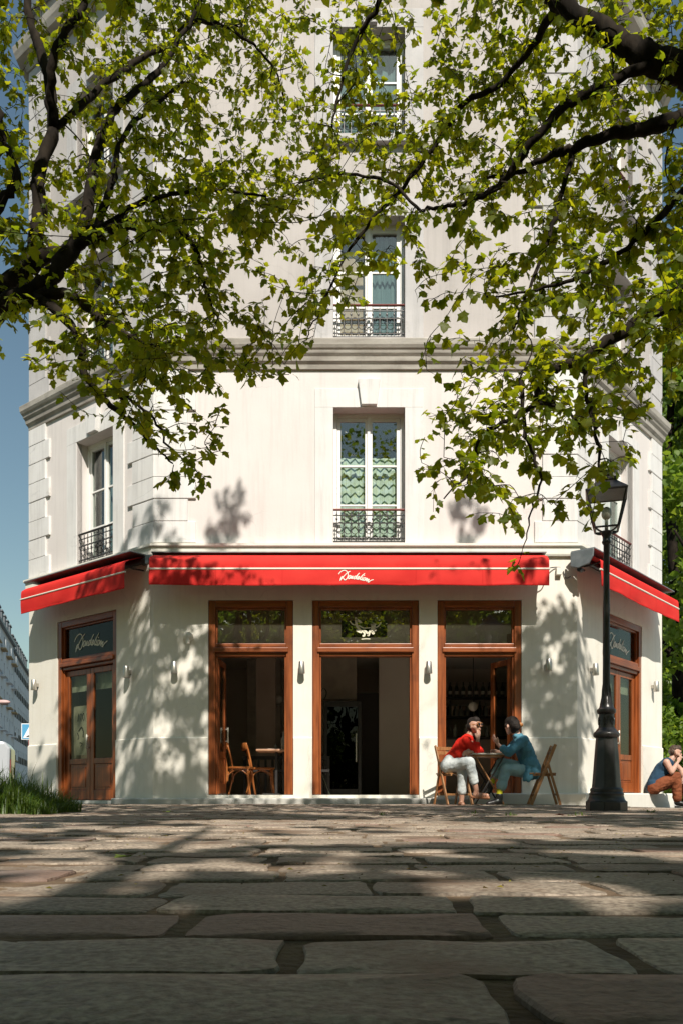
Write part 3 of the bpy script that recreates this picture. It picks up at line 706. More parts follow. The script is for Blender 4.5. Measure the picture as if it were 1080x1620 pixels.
# ------------------------------------------------------------------ awnings
M['redhem'] = mat('red_hem', (.50,.016,.014), (.56,.022,.018), rough=.8, scale=6, spec=.2)
def awning(fac, s0, s1, label, proj=.44, text=False, capend=None):
    p, rz, _ = FAC[fac]
    a = thing('awning', label, 'awning', fworld(fac, s0, .03, 3.40), rz, 'red roll-up awnings over the shopfront')
    L_ = s1-s0; n = 40
    # local: x along, y inwards (out = -y), z from 3.42
    rq = random.Random(5+ord(fac)); ph = [rq.uniform(0,6) for _ in range(5)]
    def wave(x, t): return (math.sin(x*2.3+ph[0])+.6*math.sin(x*5.3+ph[1]+2*t)+.45*math.sin(x*11+ph[2]+t))*t
    n = 110
    def cloth(prof, amp, sag=0):
        vs = []; fs = []; m_ = len(prof)
        for i in range(n+1):
            x = L_*i/n
            for j, (o, z) in enumerate(prof):
                vs.append((x, -o-amp*wave(x, j/(m_-1)), z - sag*(j/(m_-1))*(.5+.5*math.sin(x*1.9+ph[3])+.35*math.sin(x*6.1+ph[4]))))
        for i in range(n):
            for j in range(m_-1): fs.append((i*m_+j,(i+1)*m_+j,(i+1)*m_+j+1,i*m_+j+1))
        return MB().add(vs, fs)
    cloth([(.05,.305),(.20,.262),(.34,.205),(proj-.02,.150),(proj-.006,.120),(proj-.002,.06),(proj-.006,.0)], .004).build('canopy', M['red'], a, smooth=60)
    vprof = [(proj,.004),(proj+.003,-.05),(proj+.004,-.10),(proj+.003,-.15),(proj+.001,-.20),(proj,-.212)]
    cloth(vprof, .010, .010).build('valance', M['red'], a, smooth=60)
    hm = cloth([(proj+.002,-.205),(proj+.0035,-.21),(proj+.0035,-.228),(proj+.001,-.231)], 0, .0)
    hm.v = [(x, y-.010*wave(x,1), z-.010*(.5+.5*math.sin(x*1.9+ph[3])+.35*math.sin(x*6.1+ph[4]))) for x,y,z in hm.v]; hm.build('hem', M['redhem'], a, smooth=60)
    for k in range(1, int(L_/1.15)+1):
        x = k*L_/(int(L_/1.15)+1); sm_ = MB().add([(x+dx, -o-.0015-.010*wave(x, j/5), z-.010*(j/5)*(.5+.5*math.sin(x*1.9+ph[3])+.35*math.sin(x*6.1+ph[4]))) for j,(o,z) in enumerate(vprof) for dx in (-.004,.004)], [(2*j,2*j+1,2*j+3,2*j+2) for j in range(5)]); sm_.build('seam', M['redhem'], a)
    MB().tube([(-.012,-proj+.002,.003),(L_+.012,-proj+.002,.003)], .014, 8).build('front_bar', M['letter'], a)
    MB().tube([(.0,-.07,.25),(L_,-.07,.25)], .05, 12).build('roller', M['dark'], a, smooth=40)
    MB().box(-.03, L_+.03, -.16 if capend is None else -.36, .0, .315, .330).build('hood', M['zinc'], a)
    for x in (.10, L_-.10):
        m_ = MB().tube([(x,-.02,.12),(x,-.2,.11),(x,-proj+.02,.139)], .014, 6)
        m_.build('arm', M['dark'], a)
    if text:
        t = MB(); script(t, 2.70+.03, -.105, .50, .0115, -proj-.0065, slope=-.02); t.v = [(x_, y_-.010*wave(x_, max(0,-z_)/.212), z_) for x_,y_,z_ in t.v]; t.build('lettering', M['letter'], a)
    if capend == 'R':
        m_ = MB(); q = [(-.24,.312),(-.24,.20),(-.20,.13),(-.10,.10),(-.02,.12),(0,.2),(0,.312)]
        m_.add([(x_, y_, z_) for x_ in (-.06,-.03) for y_, z_ in [(-.36,.312),(-.35,.2),(-.29,.10),(-.12,.06),(0,.1),(0,.312)]], [tuple(range(6)), tuple(reversed(range(6,12)))]+[(i,i+6,(i+1)%6+6,(i+1)%6) for i in range(6)])
        m_.build('end_cap', M['zinc'], a, bevel=.01)
        MB().tube([(-.02,-.12,.05),(.06,-.12,.05)], .035, 10).tube([(-.04,-.18,.03),(.02,-.18,.03)], .02, 8).build('gear_box', M['dark'], a)
    if capend == 'L':
        MB().tube([(L_+.03,-.12,.20),(L_+.16,-.12,.22)], .055, 12).build('gear_box', M['dark'], a)
        MB().box(L_+.16, L_+.24, -.2, -.04, .14, .27).build('bracket', M['zinc'], a, bevel=.01)
    return a
awning('F', .02, 5.78, 'long red awning with white script above the three cafe openings', text=True)
awning('L', .47, 3.30, 'red awning over the left side door, sloping off to the left edge', capend='L')
awning('R', -.20, 3.22, 'red awning with grey end cap behind the lamp post', capend='R')

# ------------------------------------------------------------------ wall lights
def wall_light(fac, s, z, label):
    p, rz, _ = FAC[fac]
    a = thing('wall_light', label, 'wall light', fworld(fac, s, .03 if z > 1.0 else .05, z), rz, 'small steel wall lights along the cafe walls')
    q = MB(); prof = [(.050,-.09),(.052,-.085),(.040,.085),(.036,.09)]
    q.lathe(prof, 14, (0,-.085,0)); q.build('shade', M['steel'], a, smooth=40)
    MB().box(-.02,.02,-.05,0,-.03,.03).build('bracket', M['steel'], a, bevel=.004)
    MB().lathe([(.001,-.088),(.036,-.0915),(.034,-.0925),(.001,-.093)], 12, (0,-.085,0)).build('lamp', M['opal'], a)
    return a
wl = [('L',.28,2.03,'steel wall light at the far left edge, left of the side door'),('L',2.86,2.02,'steel wall light right of the left side door, near the corner'),
 ('F',.315,2.03,'steel wall light on the dappled wall left of the first opening'),('F',2.20,2.03,'steel wall light on the pier between the first and middle openings'),
 ('F',4.08,2.03,'steel wall light on the pier between the middle and right openings'),('F',5.86,2.07,'steel wall light in leaf shadow right of the third opening'),
 ('R',.46,2.06,'steel wall light between the corner and the lamp post'),('R',3.12,2.06,'steel wall light at the far right edge, right of the side door')]
for w in wl: wall_light(*w)
vt = thing('wall_vent', 'cream domed wall vent high on the dappled wall left of the openings', 'vent', fworld('F', .51, .03, 2.50))
m_ = MB(); prof = [(.075,0),(.075,.03),(.06,.07),(.03,.09),(.001,.095)]
m_.lathe(prof, 16); m_.rot_all(Matrix.Rotation(R(90),4,'X')); m_.build('dome', M['cream'], vt, smooth=50)
MB().tube([(0,-.06,.0),(0,-.065,-.11)], .03, 8).build('spout', M['cream'], vt)
# cable and small box by the right awning
cb = thing('junction_box', 'small cream cable box with looping wire right of the long awning', 'cable box', fworld('F', 6.02, .03, 3.46))
MB().box(-.04,.04,-.07,0,-.045,.06).build('box', M['cream'], cb, bevel=.006)
MB().tube(smoothline([(-.26,-.30,.03),(-.2,-.22,.0),(-.14,-.08,.05),(-.05,-.02,.075),(.03,-.02,.07)],5), .008, 6).tube(smoothline([(.07,-.02,.02),(.09,-.02,-.05),(.12,-.03,-.09),(.17,-.05,-.07)],5), .007, 6).build('wire', M['dark'], cb, smooth=True)

# ------------------------------------------------------------------ cafe interior
FZ = .127
def bl(mb, name, m, **k): return mb.build(name, m, bld, (-ROOT.x,-ROOT.y,0), **k)
bl(MB().box(-5.0, 5.4, 18.2, 18.35, .12, 3.42), 'cafe_back_wall', M['roomwall'])
bl(MB().slab([(-2.75,13.42),(3.4,13.42),(5.2,16.0),(5.2,18.2),(-4.9,18.2),(-4.9,15.6)], 2.82, 2.9), 'cafe_ceiling', M['ceiling'])
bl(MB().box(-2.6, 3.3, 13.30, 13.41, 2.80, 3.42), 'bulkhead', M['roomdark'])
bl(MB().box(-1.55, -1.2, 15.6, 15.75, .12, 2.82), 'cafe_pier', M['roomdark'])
bl(MB().box(-1.86, -1.2, 16.9, 17.3, .12, 2.82), 'cafe_pier', M['roomstone'])
bl(MB().box(-.40, .28, 16.1, 16.3, 1.95, 2.82), 'stone_block_wall', M['roomstone'])
bl(MB().box(.285, .72, 16.6, 16.64, .12, 2.12), 'dark_doorway', M['soot'])
bl(MB().box(.72, 1.62, 16.5, 16.62, .12, 2.82), 'cafe_partition', M['roomwall'])
# glass-fronted fridge
fr = thing('fridge', 'tall black glass-door fridge reflecting trees inside the middle opening', 'fridge', (.02, 15.2, FZ))
MB().box(-.33,-.27,0,.55,0,1.68).box(.27,.33,0,.55,0,1.68).box(-.27,.27,.002,.55,1.58,1.68).box(-.27,.27,.002,.55,0,.12).box(-.27,.27,.5,.55,.12,1.58).build('cabinet', M['dark'], fr, bevel=.006)
MB().box(-.268,.268,.0,.012,.122,1.578).build('glass_door', M['fridgeglass'], fr)
MB().box(.23,.25,-.04,-.02,.6,1.1).build('handle', M['steel'], fr)
for z in (.4,.7,1.0,1.3): MB().box(-.26,.26,.1,.48,z,z+.015).build('shelf', M['steel'], fr)
# coat stand at the left edge of the middle opening
cs = thing('coat_stand', 'dark bentwood coat stand hook at the left of the middle opening', 'coat stand', (-.42, 14.6, FZ))
MB().tube([(0,0,0),(0,0,1.9)], .016, 8).build('pole', M['bottle'], cs)
for k in range(4):
    a = k*1.57+.3; c, s_ = math.cos(a), math.sin(a)
    MB().tube([(c*r_, s_*r_, z) for r_, z in smoothline([(.0,1.55),(.06,1.6),(.15,1.68),(.17,1.78),(.12,1.84),(.08,1.79)],4)], .011, 6).build('hook', M['bottle'], cs, smooth=True)
    MB().tube([(c*r_, s_*r_, z) for r_, z in smoothline([(.0,.5),(.1,.35),(.22,.05),(.25,.0)],4)], .011, 6).build('foot', M['bottle'], cs, smooth=True)
# globe sconces in the left room
for x, lb in ((-1.52,'left one of the two opal globe lights in the left room'),(-1.23,'right one of the two opal globe lights in the left room')):
    a = thing('globe_light', lb, 'wall light', (x, 16.88, 1.95), 0, 'opal globe lights in the left room')
    MB().ball((0,-.12,.06), .085, 14, 10).build('globe', M['opal'], a, smooth=True)
    MB().tube([(0,0,-.06),(0,-.1,-.06),(0,-.12,-.02)], .012, 6).lathe([(.05,-.06),(.05,-.03),(.02,-.02)],10,(0,-.12,0)).build('arm', M['steel'], a)
# pendant in the bar
pd = thing('pendant_light', 'opal globe pendant on a dark rod above the bar', 'pendant lamp', (2.35, 15.3, 2.82))
MB().lathe([(.06,-.03),(.06,0)],12).tube([(0,0,0),(0,0,-1.02)], .008, 6).build('rod', M['dark'], pd)
MB().ball((0,0,-1.1), .085, 16, 10).build('globe', M['opal'], pd, smooth=True)

# table and bentwood chairs near the left opening
def bentchair(loc, rz, label):
    a = thing('bentwood_chair', label, 'chair', loc, rz, 'orange bentwood chairs inside the left opening')
    MB().lathe([(.20,.425),(.21,.435),(.21,.455),(.19,.462)], 24).build('seat', M['bent'], a, smooth=40)
    for s_ in (-1,1):
        MB().tube(smoothline([(.15,s_*.14,.43),(.165,s_*.155,.22),(.20,s_*.175,0)],4), [.017]*9, 8).build('leg', M['bent'], a, smooth=True)
        MB().tube(smoothline([(-.25,s_*.18,0),(-.19,s_*.17,.25),(-.18,s_*.17,.45),(-.22,s_*.17,.66),(-.26,s_*.165,.82)],4), .016, 8).build('back_leg', M['bent'], a, smooth=True)
    MB().tube(smoothline([(-.265,.21,.80),(-.31,.12,.80),(-.325,0,.80),(-.31,-.12,.80),(-.265,-.21,.80)],5), .014, 8, flat=4.2).build('back_rail', M['bent'], a, smooth=True)
    for p_, q_ in (((.16,.15),(.16,-.15)),((.16,.15),(-.17,.16)),((.16,-.15),(-.17,-.16)),((-.17,.16),(-.17,-.16))):
        MB().tube(smoothline([(*p_,.22),(p_[0]*.93+q_[0]*.07,p_[1]*.93+q_[1]*.07,.34),((p_[0]+q_[0])/2,(p_[1]+q_[1])/2,.415),(q_[0]*.93+p_[0]*.07,q_[1]*.93+p_[1]*.07,.34),(*q_,.22)],4), .010, 6).build('bentwood_hoop', M['bent'], a, smooth=True)
    return a
bentchair((-1.60,13.62,FZ), R(-8), 'orange bentwood chair at the left jamb of the left opening')
bentchair((-1.30,14.05,FZ), R(10), 'orange bentwood chair half hidden between the jamb chair and the table')
tb = thing('cafe_table', 'dark pedestal table with reddish wooden top in the left opening', 'table', (-.98,13.72,FZ))
MB().box(-.36,.36,-.30,.30,.70,.735).build('tabletop', M['tabletop'], tb, bevel=.008)
MB().box(-.08,-.04,-.03,.03,.04,.70).box(.04,.08,-.03,.03,.04,.70).build('pedestal', M['dark'], tb)
MB().box(-.28,.28,-.03,.03,0,.04).box(-.03,.03,-.25,.25,0,.039).build('foot', M['dark'], tb)
def lathe_thing(name, label, cat, loc, prof, m, n=12, group=None):
    o = MB().lathe(prof, n).build(name, m, None, loc, smooth=50); return tag(o, label, cat, group)
lathe_thing('water_bottle', 'clear glass water bottle on the table in the left opening', 'bottle', (-.93,13.70,FZ+.736), [(.036,0),(.038,.01),(.038,.15),(.03,.19),(.014,.22),(.013,.27),(.016,.275),(.015,.29)], M['clearb'])
lathe_thing('tumbler', 'small clear tumbler left of the water bottle', 'glass', (-1.04,13.66,FZ+.736), [(.03,0),(.034,.09),(.031,.09),(.028,.008),(.001,.007)], M['clear'])
nk = MB().box(-.06,.06,-.05,.05,0,.008).build('napkin', M['letter'], None, (-1.12,13.60,FZ+.736), .4); tag(nk, 'folded white napkin beside the tumbler on the table', 'napkin')
bn = thing('slatted_bench', 'dark slatted bench back behind the wooden table', 'bench', (-.95,14.5,FZ))
MB().box(-.75,.75,-.2,.2,.40,.44).build('seat', M['dark'], bn)
for k in range(13): MB().box(-.73+k*.12,-.69+k*.12,.2,.225,0,.62).build('slat', M['dark'], bn)
MB().box(-.75,.75,.196,.229,.62,.68).build('back_rail', M['dark'], bn)

# back bar with shelves, bottles, glasses
bar = thing('bar_counter', 'dark bar counter behind the two seated people', 'bar', (2.35,16.0,FZ))
MB().box(-.85,.95,0,.55,0,1.05).build('front', M['roomdark'], bar); MB().box(-.88,.98,-.05,.6,1.051,1.09).build('top', M['dark'], bar, bevel=.006)
bsh = thing('back_bar_shelves', 'dark wall shelves holding bottles behind the bar', 'shelf', (2.35,17.5,FZ))
MB().box(-1.0,1.15,.26,.3,0,2.35).build('back_panel', M['roomstone'], bsh)
SH = (2.02,1.62,1.22,.98)
for z in SH: MB().box(-1.0,1.15,0,.258,z-.03,z).build('shelf', M['dark'], bsh)
M['mirror'] = mat('bar_mirror', (.55,.5,.42), rough=.08, metal=1.0)
MB().box(-.55,.95,.25,.258,1.66,1.86).build('mirror', M['mirror'], bsh)
MB().box(-.45,-.2,.25,.257,1.27,1.47).box(.35,.8,.25,.257,1.25,1.47).build('paper_notice', M['paper'], bsh)
prof_w = [(.036,0),(.038,.008),(.038,.19),(.03,.225),(.014,.25),(.0135,.305),(.016,.308),(.016,.318)]
prof_s = [(.042,0),(.044,.01),(.044,.15),(.035,.18),(.014,.20),(.014,.25),(.018,.252),(.018,.27)]
prof_g = [(.03,0),(.03,.004),(.004,.01),(.004,.08),(.03,.11),(.038,.15),(.032,.19),(.030,.19),(.035,.15),(.028,.112),(.001,.085)]
wine = MB().lathe(prof_w, 10).mesh('wine_bottle', M['bottle'], 50); spirit = MB().lathe(prof_s, 10).mesh('spirit_bottle', M['clearb'], 50); gob = MB().lathe(prof_g, 10).mesh('wine_glass', M['clear'], 50)
lbl = MB().lathe([(.0395,.06),(.0395,.13)], 10); lbl.f = lbl.f[:-2]; lblm = lbl.mesh('bottle_label', M['paper'], 50)
for i in range(15):
    o = link('wine_bottle', wine, None, (1.42+i*.135, 17.62, FZ+SH[0])); tag(o, 'dark wine bottle in the row on the top shelf behind the bar', 'bottle', 'wine bottles on the top shelf')
    link('bottle_label', lblm, o)
for i in range(13):
    sp_ = rnd.random() < .6
    o = link('spirit_bottle', spirit if sp_ else wine, None, (1.60+i*.125+rnd.uniform(-.02,.02), 17.62+rnd.uniform(-.04,.04), FZ+SH[1])); o.scale = (1,1,rnd.uniform(.85,1.15))
    tag(o, 'bottle of spirits on the middle shelf behind the bar', 'bottle', 'spirit bottles on the middle shelf')
for i in range(12):
    o = link('wine_glass', gob, None, (1.75+i*.12, 17.60, FZ+SH[2])); tag(o, 'stemmed glass on the lower shelf behind the bar', 'glass', 'glasses on the lower shelf')
for i in range(5):
    o = link('spirit_bottle', spirit, None, (1.95+i*.2, 16.2, FZ+1.09)); o.scale = (.9,.9,rnd.uniform(.7,1)); tag(o, 'short bottle standing on the bar counter behind the couple', 'bottle', 'bottles on the bar counter')
wv = lathe_thing('wine_glass', 'large wine glass shining left of the person in red', 'glass', (1.66,14.2,FZ+.74), prof_g, M['clear'])
stt = thing('side_table', 'small dark side table inside the right opening', 'table', (1.72,14.25,FZ))
MB().lathe([(.22,.715),(.22,.738)],18).build('tabletop', M['dark'], stt); MB().lathe([(.14,0),(.14,.02),(.02,.04),(.02,.715)],12).build('pedestal', M['dark'], stt)
# ------------------------------------------------------------------ lamp post
LX, LY = 2.846, 9.2
lp = thing('street_lamp', 'black cast-iron street lamp with glazed lantern in front of the cafe', 'street lamp', (LX, LY, zg(LX,LY)-.004))
MB().lathe([(.218,0),(.218,.098),(.208,.108)], 8, rot=R(22.5)).lathe([(.205,.106),(.19,.125),(.178,.165),(.182,.178),(.182,.19),(.168,.20),(.172,.225),(.168,.24),(.155,.25)], 28).build('base', M['iron'], lp, smooth=35, bevel=.006)
m_ = MB().lathe([(.158,.235),(.151,.30),(.143,.40),(.134,.52),(.125,.64),(.116,.75),(.112,.80)], 8, rot=R(22.5)); m_.build('pedestal', M['iron'], lp, bevel=.012)
MB().lathe([(.10,.78),(.128,.79),(.138,.81),(.138,.83),(.124,.85),(.112,.858),(.104,.872),(.092,.885),(.083,.895)], 28).build('collar', M['iron'], lp, smooth=40)
MB().lathe([(.083,.89),(.082,.95),(.079,1.03),(.077,1.05)], 20).lathe([(.08,1.04),(.094,1.05),(.101,1.07),(.098,1.09),(.085,1.10),(.074,1.115),(.066,1.15),(.056,1.19),(.044,1.23)], 28).build('neck', M['iron'], lp, smooth=40)
orn = MB()
for k in range(6):
    a = k*math.pi/3; orn.tube([(.083*math.cos(a+.2*math.cos(t)), .083*math.sin(a+.2*math.cos(t)), .965+.04*math.sin(t)) for t in [i*2*math.pi/10 for i in range(11)]], .007, 5)
for k in range(8):
    a = k*math.pi/4; orn.tube([(.068*math.cos(a),.068*math.sin(a),1.14),(.048*math.cos(a+.15),.048*math.sin(a+.15),1.22),(.042*math.cos(a),.042*math.sin(a),1.30),(.040*math.cos(a-.2),.040*math.sin(a-.2),1.36)], [.004,.009,.008,.002], 5)
tag(orn.build('ornament', M['iron'], lp, smooth=True), kind='stuff')
sh = MB().lathe([(.042,1.2),(.038,1.6),(.034,2.3),(.031,2.86),(.038,2.87),(.048,2.885),(.048,2.90),(.040,2.915),(.042,2.95),(.058,2.985),(.064,3.0),(.05,3.01)], 20)
sh.build('shaft', M['iron'], lp, smooth=40)
vine = MB()
for q in (0, 1):
    vine.tube([( (.040-.0012*t)*math.cos(t*1.4+q*3.1), (.040-.0012*t)*math.sin(t*1.4+q*3.1), 1.3+t*.205) for t in [i*.16 for i in range(47)]], .0028, 5)
vine.build('spiral_vine', M['iron'], lp, smooth=True)
LR0 = R(28); zb, zt = 3.03, 3.40; rb_, rt_ = .165, .285
def cor(r_, z, k): a = LR0+k*math.pi/2; return Vector((r_*math.cos(a), r_*math.sin(a), z))
fm = MB()
for k in range(4):
    fm.tube([cor(rb_,zb,k), cor(rt_,zt,k)], .011, 6); fm.tube([cor(rb_,zb,k), cor(rb_,zb,k+1)], .011, 6); fm.tube([cor(rt_,zt,k), cor(rt_,zt,k+1)], .014, 6)
    fm.tube(smoothline([(0,0,2.99), tuple(cor(.10,3.0,k)), tuple(cor(rb_,zb,k))],4), .010, 6)
fm.build('lantern_frame', M['iron'], lp)
for k in range(4):
    a,b_,c_,d_ = cor(rb_,zb,k), cor(rb_,zb,k+1), cor(rt_,zt,k+1), cor(rt_,zt,k)
    MB().add([a,b_,c_,d_],[(0,1,2,3)]).build('lantern_pane', M['clear'], lp)
MB().lathe([(.30,3.395),(.305,3.41),(.20,3.48),(.13,3.53),(.15,3.535),(.15,3.56),(.12,3.57),(.06,3.59)], 4, rot=LR0).lathe([(.05,3.58),(.07,3.60),(.05,3.62),(.02,3.64),(.025,3.66),(.001,3.68)], 14).build('lantern_roof', M['iron'], lp, smooth=30, bevel=.004)
MB().tube([(0,0,3.02),(0,0,3.14)], .02, 8).ball((0,0,3.2), .055, 12, 8, (1,1,1.3)).build('burner', M['opal'], lp, smooth=True)

# ------------------------------------------------------------------ folding chairs and little table outside
def folding_chair(loc, rz, label):
    a = thing('folding_chair', label, 'chair', loc, rz, 'slatted wooden folding chairs outside')
    def bar(p, q, w, t):
        p = Vector(p); q = Vector(q); d = (q-p).normalized(); n = Vector((0,1,0)); b = d.cross(n).normalized(); v = []
        for e in (p, q):
            for s1, s2 in ((-1,-1),(1,-1),(1,1),(-1,1)): v.append(e + n*s1*t/2 + b*s2*w/2)
        return MB().add(v, [(3,2,1,0),(4,5,6,7),(0,1,5,4),(1,2,6,5),(2,3,7,6),(3,0,4,7)])
    for s_ in (-1,1):
        bar((.17,s_*.205,0),(-.16,s_*.205,.84), .042, .020).build('back_leg', M['chairwood'], a, bevel=.004)
        bar((-.23,s_*.178,0),(-.055,s_*.178,.60), .036, .018).build('leg', M['chairwood'], a, bevel=.004)
    for x, z in ((-.145,.80),(-.118,.735)): MB().box(x-.008,x+.008,-.195,.195,z-.024,z+.024).build('back_slat', M['chairwood'], a, bevel=.003)
    for k in range(5): MB().box(-.17+k*.075,-.11+k*.075,-.19,.19,.43,.447).build('seat_slat', M['chairwood'], a, bevel=.003)
    for s_ in (-1,1): MB().box(-.17,.19,s_*.16-.012,s_*.16+.012,.405,.4295).build('seat_rail', M['chairwood'], a, bevel=.003)
    MB().box(-.197,-.18,-.169,.169,.13,.16).build('rung', M['chairwood'], a, bevel=.003); MB().box(.105,.122,-.195,.195,.13,.16).build('rung', M['chairwood'], a, bevel=.003)
    return a
DP = 12.1; GZ = zg(1.8, DP)
def P(x, y, dy=0): return px(x, y, DP+dy)
cl = P(706,1277); folding_chair((cl.x+.10, DP+.02, GZ), R(-64), 'wooden folding chair under the person in the red sweater')
cr_ = P(852,1277); folding_chair((cr_.x+.03, DP-.05, GZ), R(180-6), 'wooden folding chair under the person in the blue shirt')
M['zinctop'] = mat('pale_table_top', (.42,.38,.32), (.52,.47,.40), rough=.4, scale=6)
ot = thing('bistro_table', 'small square bistro table between the two seated people', 'table', (P(771,1277).x, DP+.05, GZ))
MB().box(-.26,.26,-.26,.26,.70,.722).build('tabletop', M['zinctop'], ot, bevel=.004)
MB().box(-.24,.24,-.24,.24,.675,.699).build('apron', M['chairwood'], ot)
for s_ in (-1,1):
    MB().tube([(s_*.2,-.2,.68),(-s_*.2,-.2,.01)], .012, 8).build('leg', M['chairwood'] if s_ < 0 else M['dark'], ot)
    MB().tube([(s_*.2,.2,.68),(-s_*.2,.2,.01)], .012, 8).build('leg', M['dark'], ot)
MB().tube([(-.2,-.2,.02),(-.2,.2,.02)], .009, 6).tube([(.2,-.2,.02),(.2,.2,.02)], .009, 6).build('foot_bar', M['dark'], ot)

# ------------------------------------------------------------------ people
TMP = bpy.data.scenes.new('workbench')
def organic(name, caps, m, parent, voxel=.010, it=5, fac=.5, wr=0):
    mb = MB()
    for c in caps:
        if len(c) == 4:
            p, r0, q, r1 = c; p = Vector(p); q = Vector(q)
            mb.ball(p, r0, 12, 8); mb.ball(q, r1, 12, 8)
            if (q-p).length > 1e-4: mb.tube([p, p*.75+q*.25, (p+q)/2, p*.25+q*.75, q], [r0, r0*.75+r1*.25, (r0+r1)/2, r0*.25+r1*.75, r1], 14)
        else:
            p, r0, sc = c; mb.ball(p, r0, 14, 10, sc)
    me = mb.mesh(name, m)
    o = bpy.data.objects.new(name, me); TMP.collection.objects.link(o)
    rm = o.modifiers.new('r','REMESH'); rm.mode = 'VOXEL'; rm.voxel_size = voxel; rm.use_smooth_shade = True
    sm = o.modifiers.new('s','SMOOTH'); sm.factor = fac; sm.iterations = it
    TMP.view_layers[0].update(); dg = TMP.view_layers[0].depsgraph
    me2 = bpy.data.meshes.new_from_object(o.evaluated_get(dg), depsgraph=dg); me2.name = name
    TMP.collection.objects.unlink(o); col.objects.link(o)
    o.modifiers.clear(); o.data = me2
    me2.materials.clear(); me2.materials.append(m)
    me2.polygons.foreach_set('use_smooth', [True]*len(me2.polygons))
    if wr:   # folds in the cloth
        nrm = [v.normal.copy() for v in me2.vertices]
        for v, nv in zip(me2.vertices, nrm):
            c = v.co.copy(); q = Vector((c.x*9+c.z*5, c.y*8, c.z*14-c.x*7))
            v.co = c + nv*wr*((.5-abs(noise.noise(q)))*1.3-.25 + .5*noise.noise(q*2.3))
    o.parent = parent
    return o
def chain(pts, rs): return [(pts[i], rs[i], pts[i+1], rs[i+1]) for i in range(len(pts)-1)]
def hand(wrist, palm, curl, side, spread=.020, l=.075):
    """palm centre, finger direction = palm-wrist bent by curl vector; side = thumb side"""
    w = Vector(wrist); p = Vector(palm); d = (p-w).normalized(); sd = Vector(side).normalized(); c = Vector(curl)
    caps = [(w, .024, p, .026), (p+sd*.018, .016, p-sd*.022, .016)]
    for k, (o, ln) in enumerate(((.030,.85),(.010,1.0),(-.010,.95),(-.030,.75))):
        b = p + sd*o*.95 + d*.025; m1 = b + (d+c*.35).normalized()*l*ln*.5; t = m1 + (d+c).normalized()*l*ln*.45
        caps += [(b,.0105,m1,.0095),(m1,.0095,t,.0085)]
    tb_ = w*.55+p*.45 + sd*.024; caps += [(tb_,.013,tb_+(d*.6+sd*.6+c*.25).normalized()*.04,.0105),(tb_+(d*.6+sd*.6+c*.25).normalized()*.04,.0105,tb_+(d*.9+sd*.35+c*.5).normalized()*.066,.009)]
    return caps
def head(c, f, up=(0,0,1), s=1.0):
    """cranium, jaw, nose, ears, lips; f = facing"""
    c = Vector(c); f = Vector(f).normalized(); u = Vector(up).normalized(); r_ = f.cross(u).normalized(); u = r_.cross(f).normalized()
    q = lambda a,b,e: c + f*a*s + r_*b*s + u*e*s
    return [(q(-.015,0,.03), .083*s, q(.005,0,.025), .080*s), (q(.02,0,-.03), .066*s, q(.045,0,-.07), .040*s), (q(.062,0,-.092), .020*s, q(.055,0,-.085), .022*s),
            (q(.088,0,.02), .010*s, q(.104,0,-.018), .013*s), (q(.085,.018,-.055), .009*s, q(.085,-.018,-.055), .009*s), (q(.03,.045,-.02), .038*s, q(.03,-.045,-.02), .038*s),
            (q(.0,.082,.0), .014*s, q(-.008,.086,-.028), .010*s), (q(.0,-.082,.0), .014*s, q(-.008,-.086,-.028), .010*s), (q(.080,.03,.045),.012*s,q(.080,-.03,.045),.012*s)], q
def skinmat(n, a, b): 
    m = mat(n, a, b, rough=.5, scale=9); p = m.node_tree.nodes['Principled BSDF']; p.inputs['Subsurface Weight'].default_value = .12; p.inputs['Subsurface Radius'].default_value = (.02,.008,.004); return m
M['skin'] = skinmat('skin', (.42,.22,.15), (.48,.27,.19)); M['skin2'] = skinmat('fair_skin', (.50,.29,.21), (.56,.34,.26))
M['redknit'] = mat('red_knit', (.62,.018,.010), (.68,.03,.014), rough=.85, scale=8, bump=.008, bscale=16, spec=.2)
M['palejean'] = mat('pale_denim', (.48,.52,.53), (.60,.63,.62), rough=.85, scale=7, bump=.010, bscale=13, spec=.2)
M['bluejean'] = mat('light_blue_denim', (.25,.39,.43), (.34,.48,.50), rough=.85, scale=7, bump=.012, bscale=14, spec=.2)
M['blueshirt'] = mat('blue_denim_shirt', (.075,.205,.28), (.105,.265,.345), rough=.85, scale=6, bump=.014, bscale=12, spec=.2)
M['navy'] = mat('navy_top', (.018,.045,.085), (.03,.075,.125), rough=.85, scale=6, bump=.010, bscale=12, spec=.2)
M['rust'] = mat('rust_trousers', (.17,.05,.022), (.25,.08,.034), rough=.85, scale=7, bump=.014, bscale=14, spec=.2)
M['hair'] = mat('black_hair', (.010,.008,.007), (.03,.022,.018), rough=.65, spec=.2, scale=40, stretch=(1,1,.3), bump=.010, bscale=55)
M['brownhair'] = mat('brown_hair', (.035,.018,.010), (.09,.05,.028), rough=.5, scale=30, bump=.02, bscale=45)
M['boot'] = mat('black_leather', (.012,.011,.011), (.022,.02,.019), rough=.35, scale=12)
M['sock'] = mat('yellow_sock', (.62,.55,.02), rough=.9)
M['sandal'] = mat('tan_leather', (.26,.10,.045), (.32,.14,.07), rough=.5, scale=12)
M['lens'] = mat('dark_lens', (.012,.010,.010), rough=.08, spec=.8)
M['amber'] = mat('amber_acetate', (.55,.24,.08), (.45,.17,.05), rough=.2, scale=30)

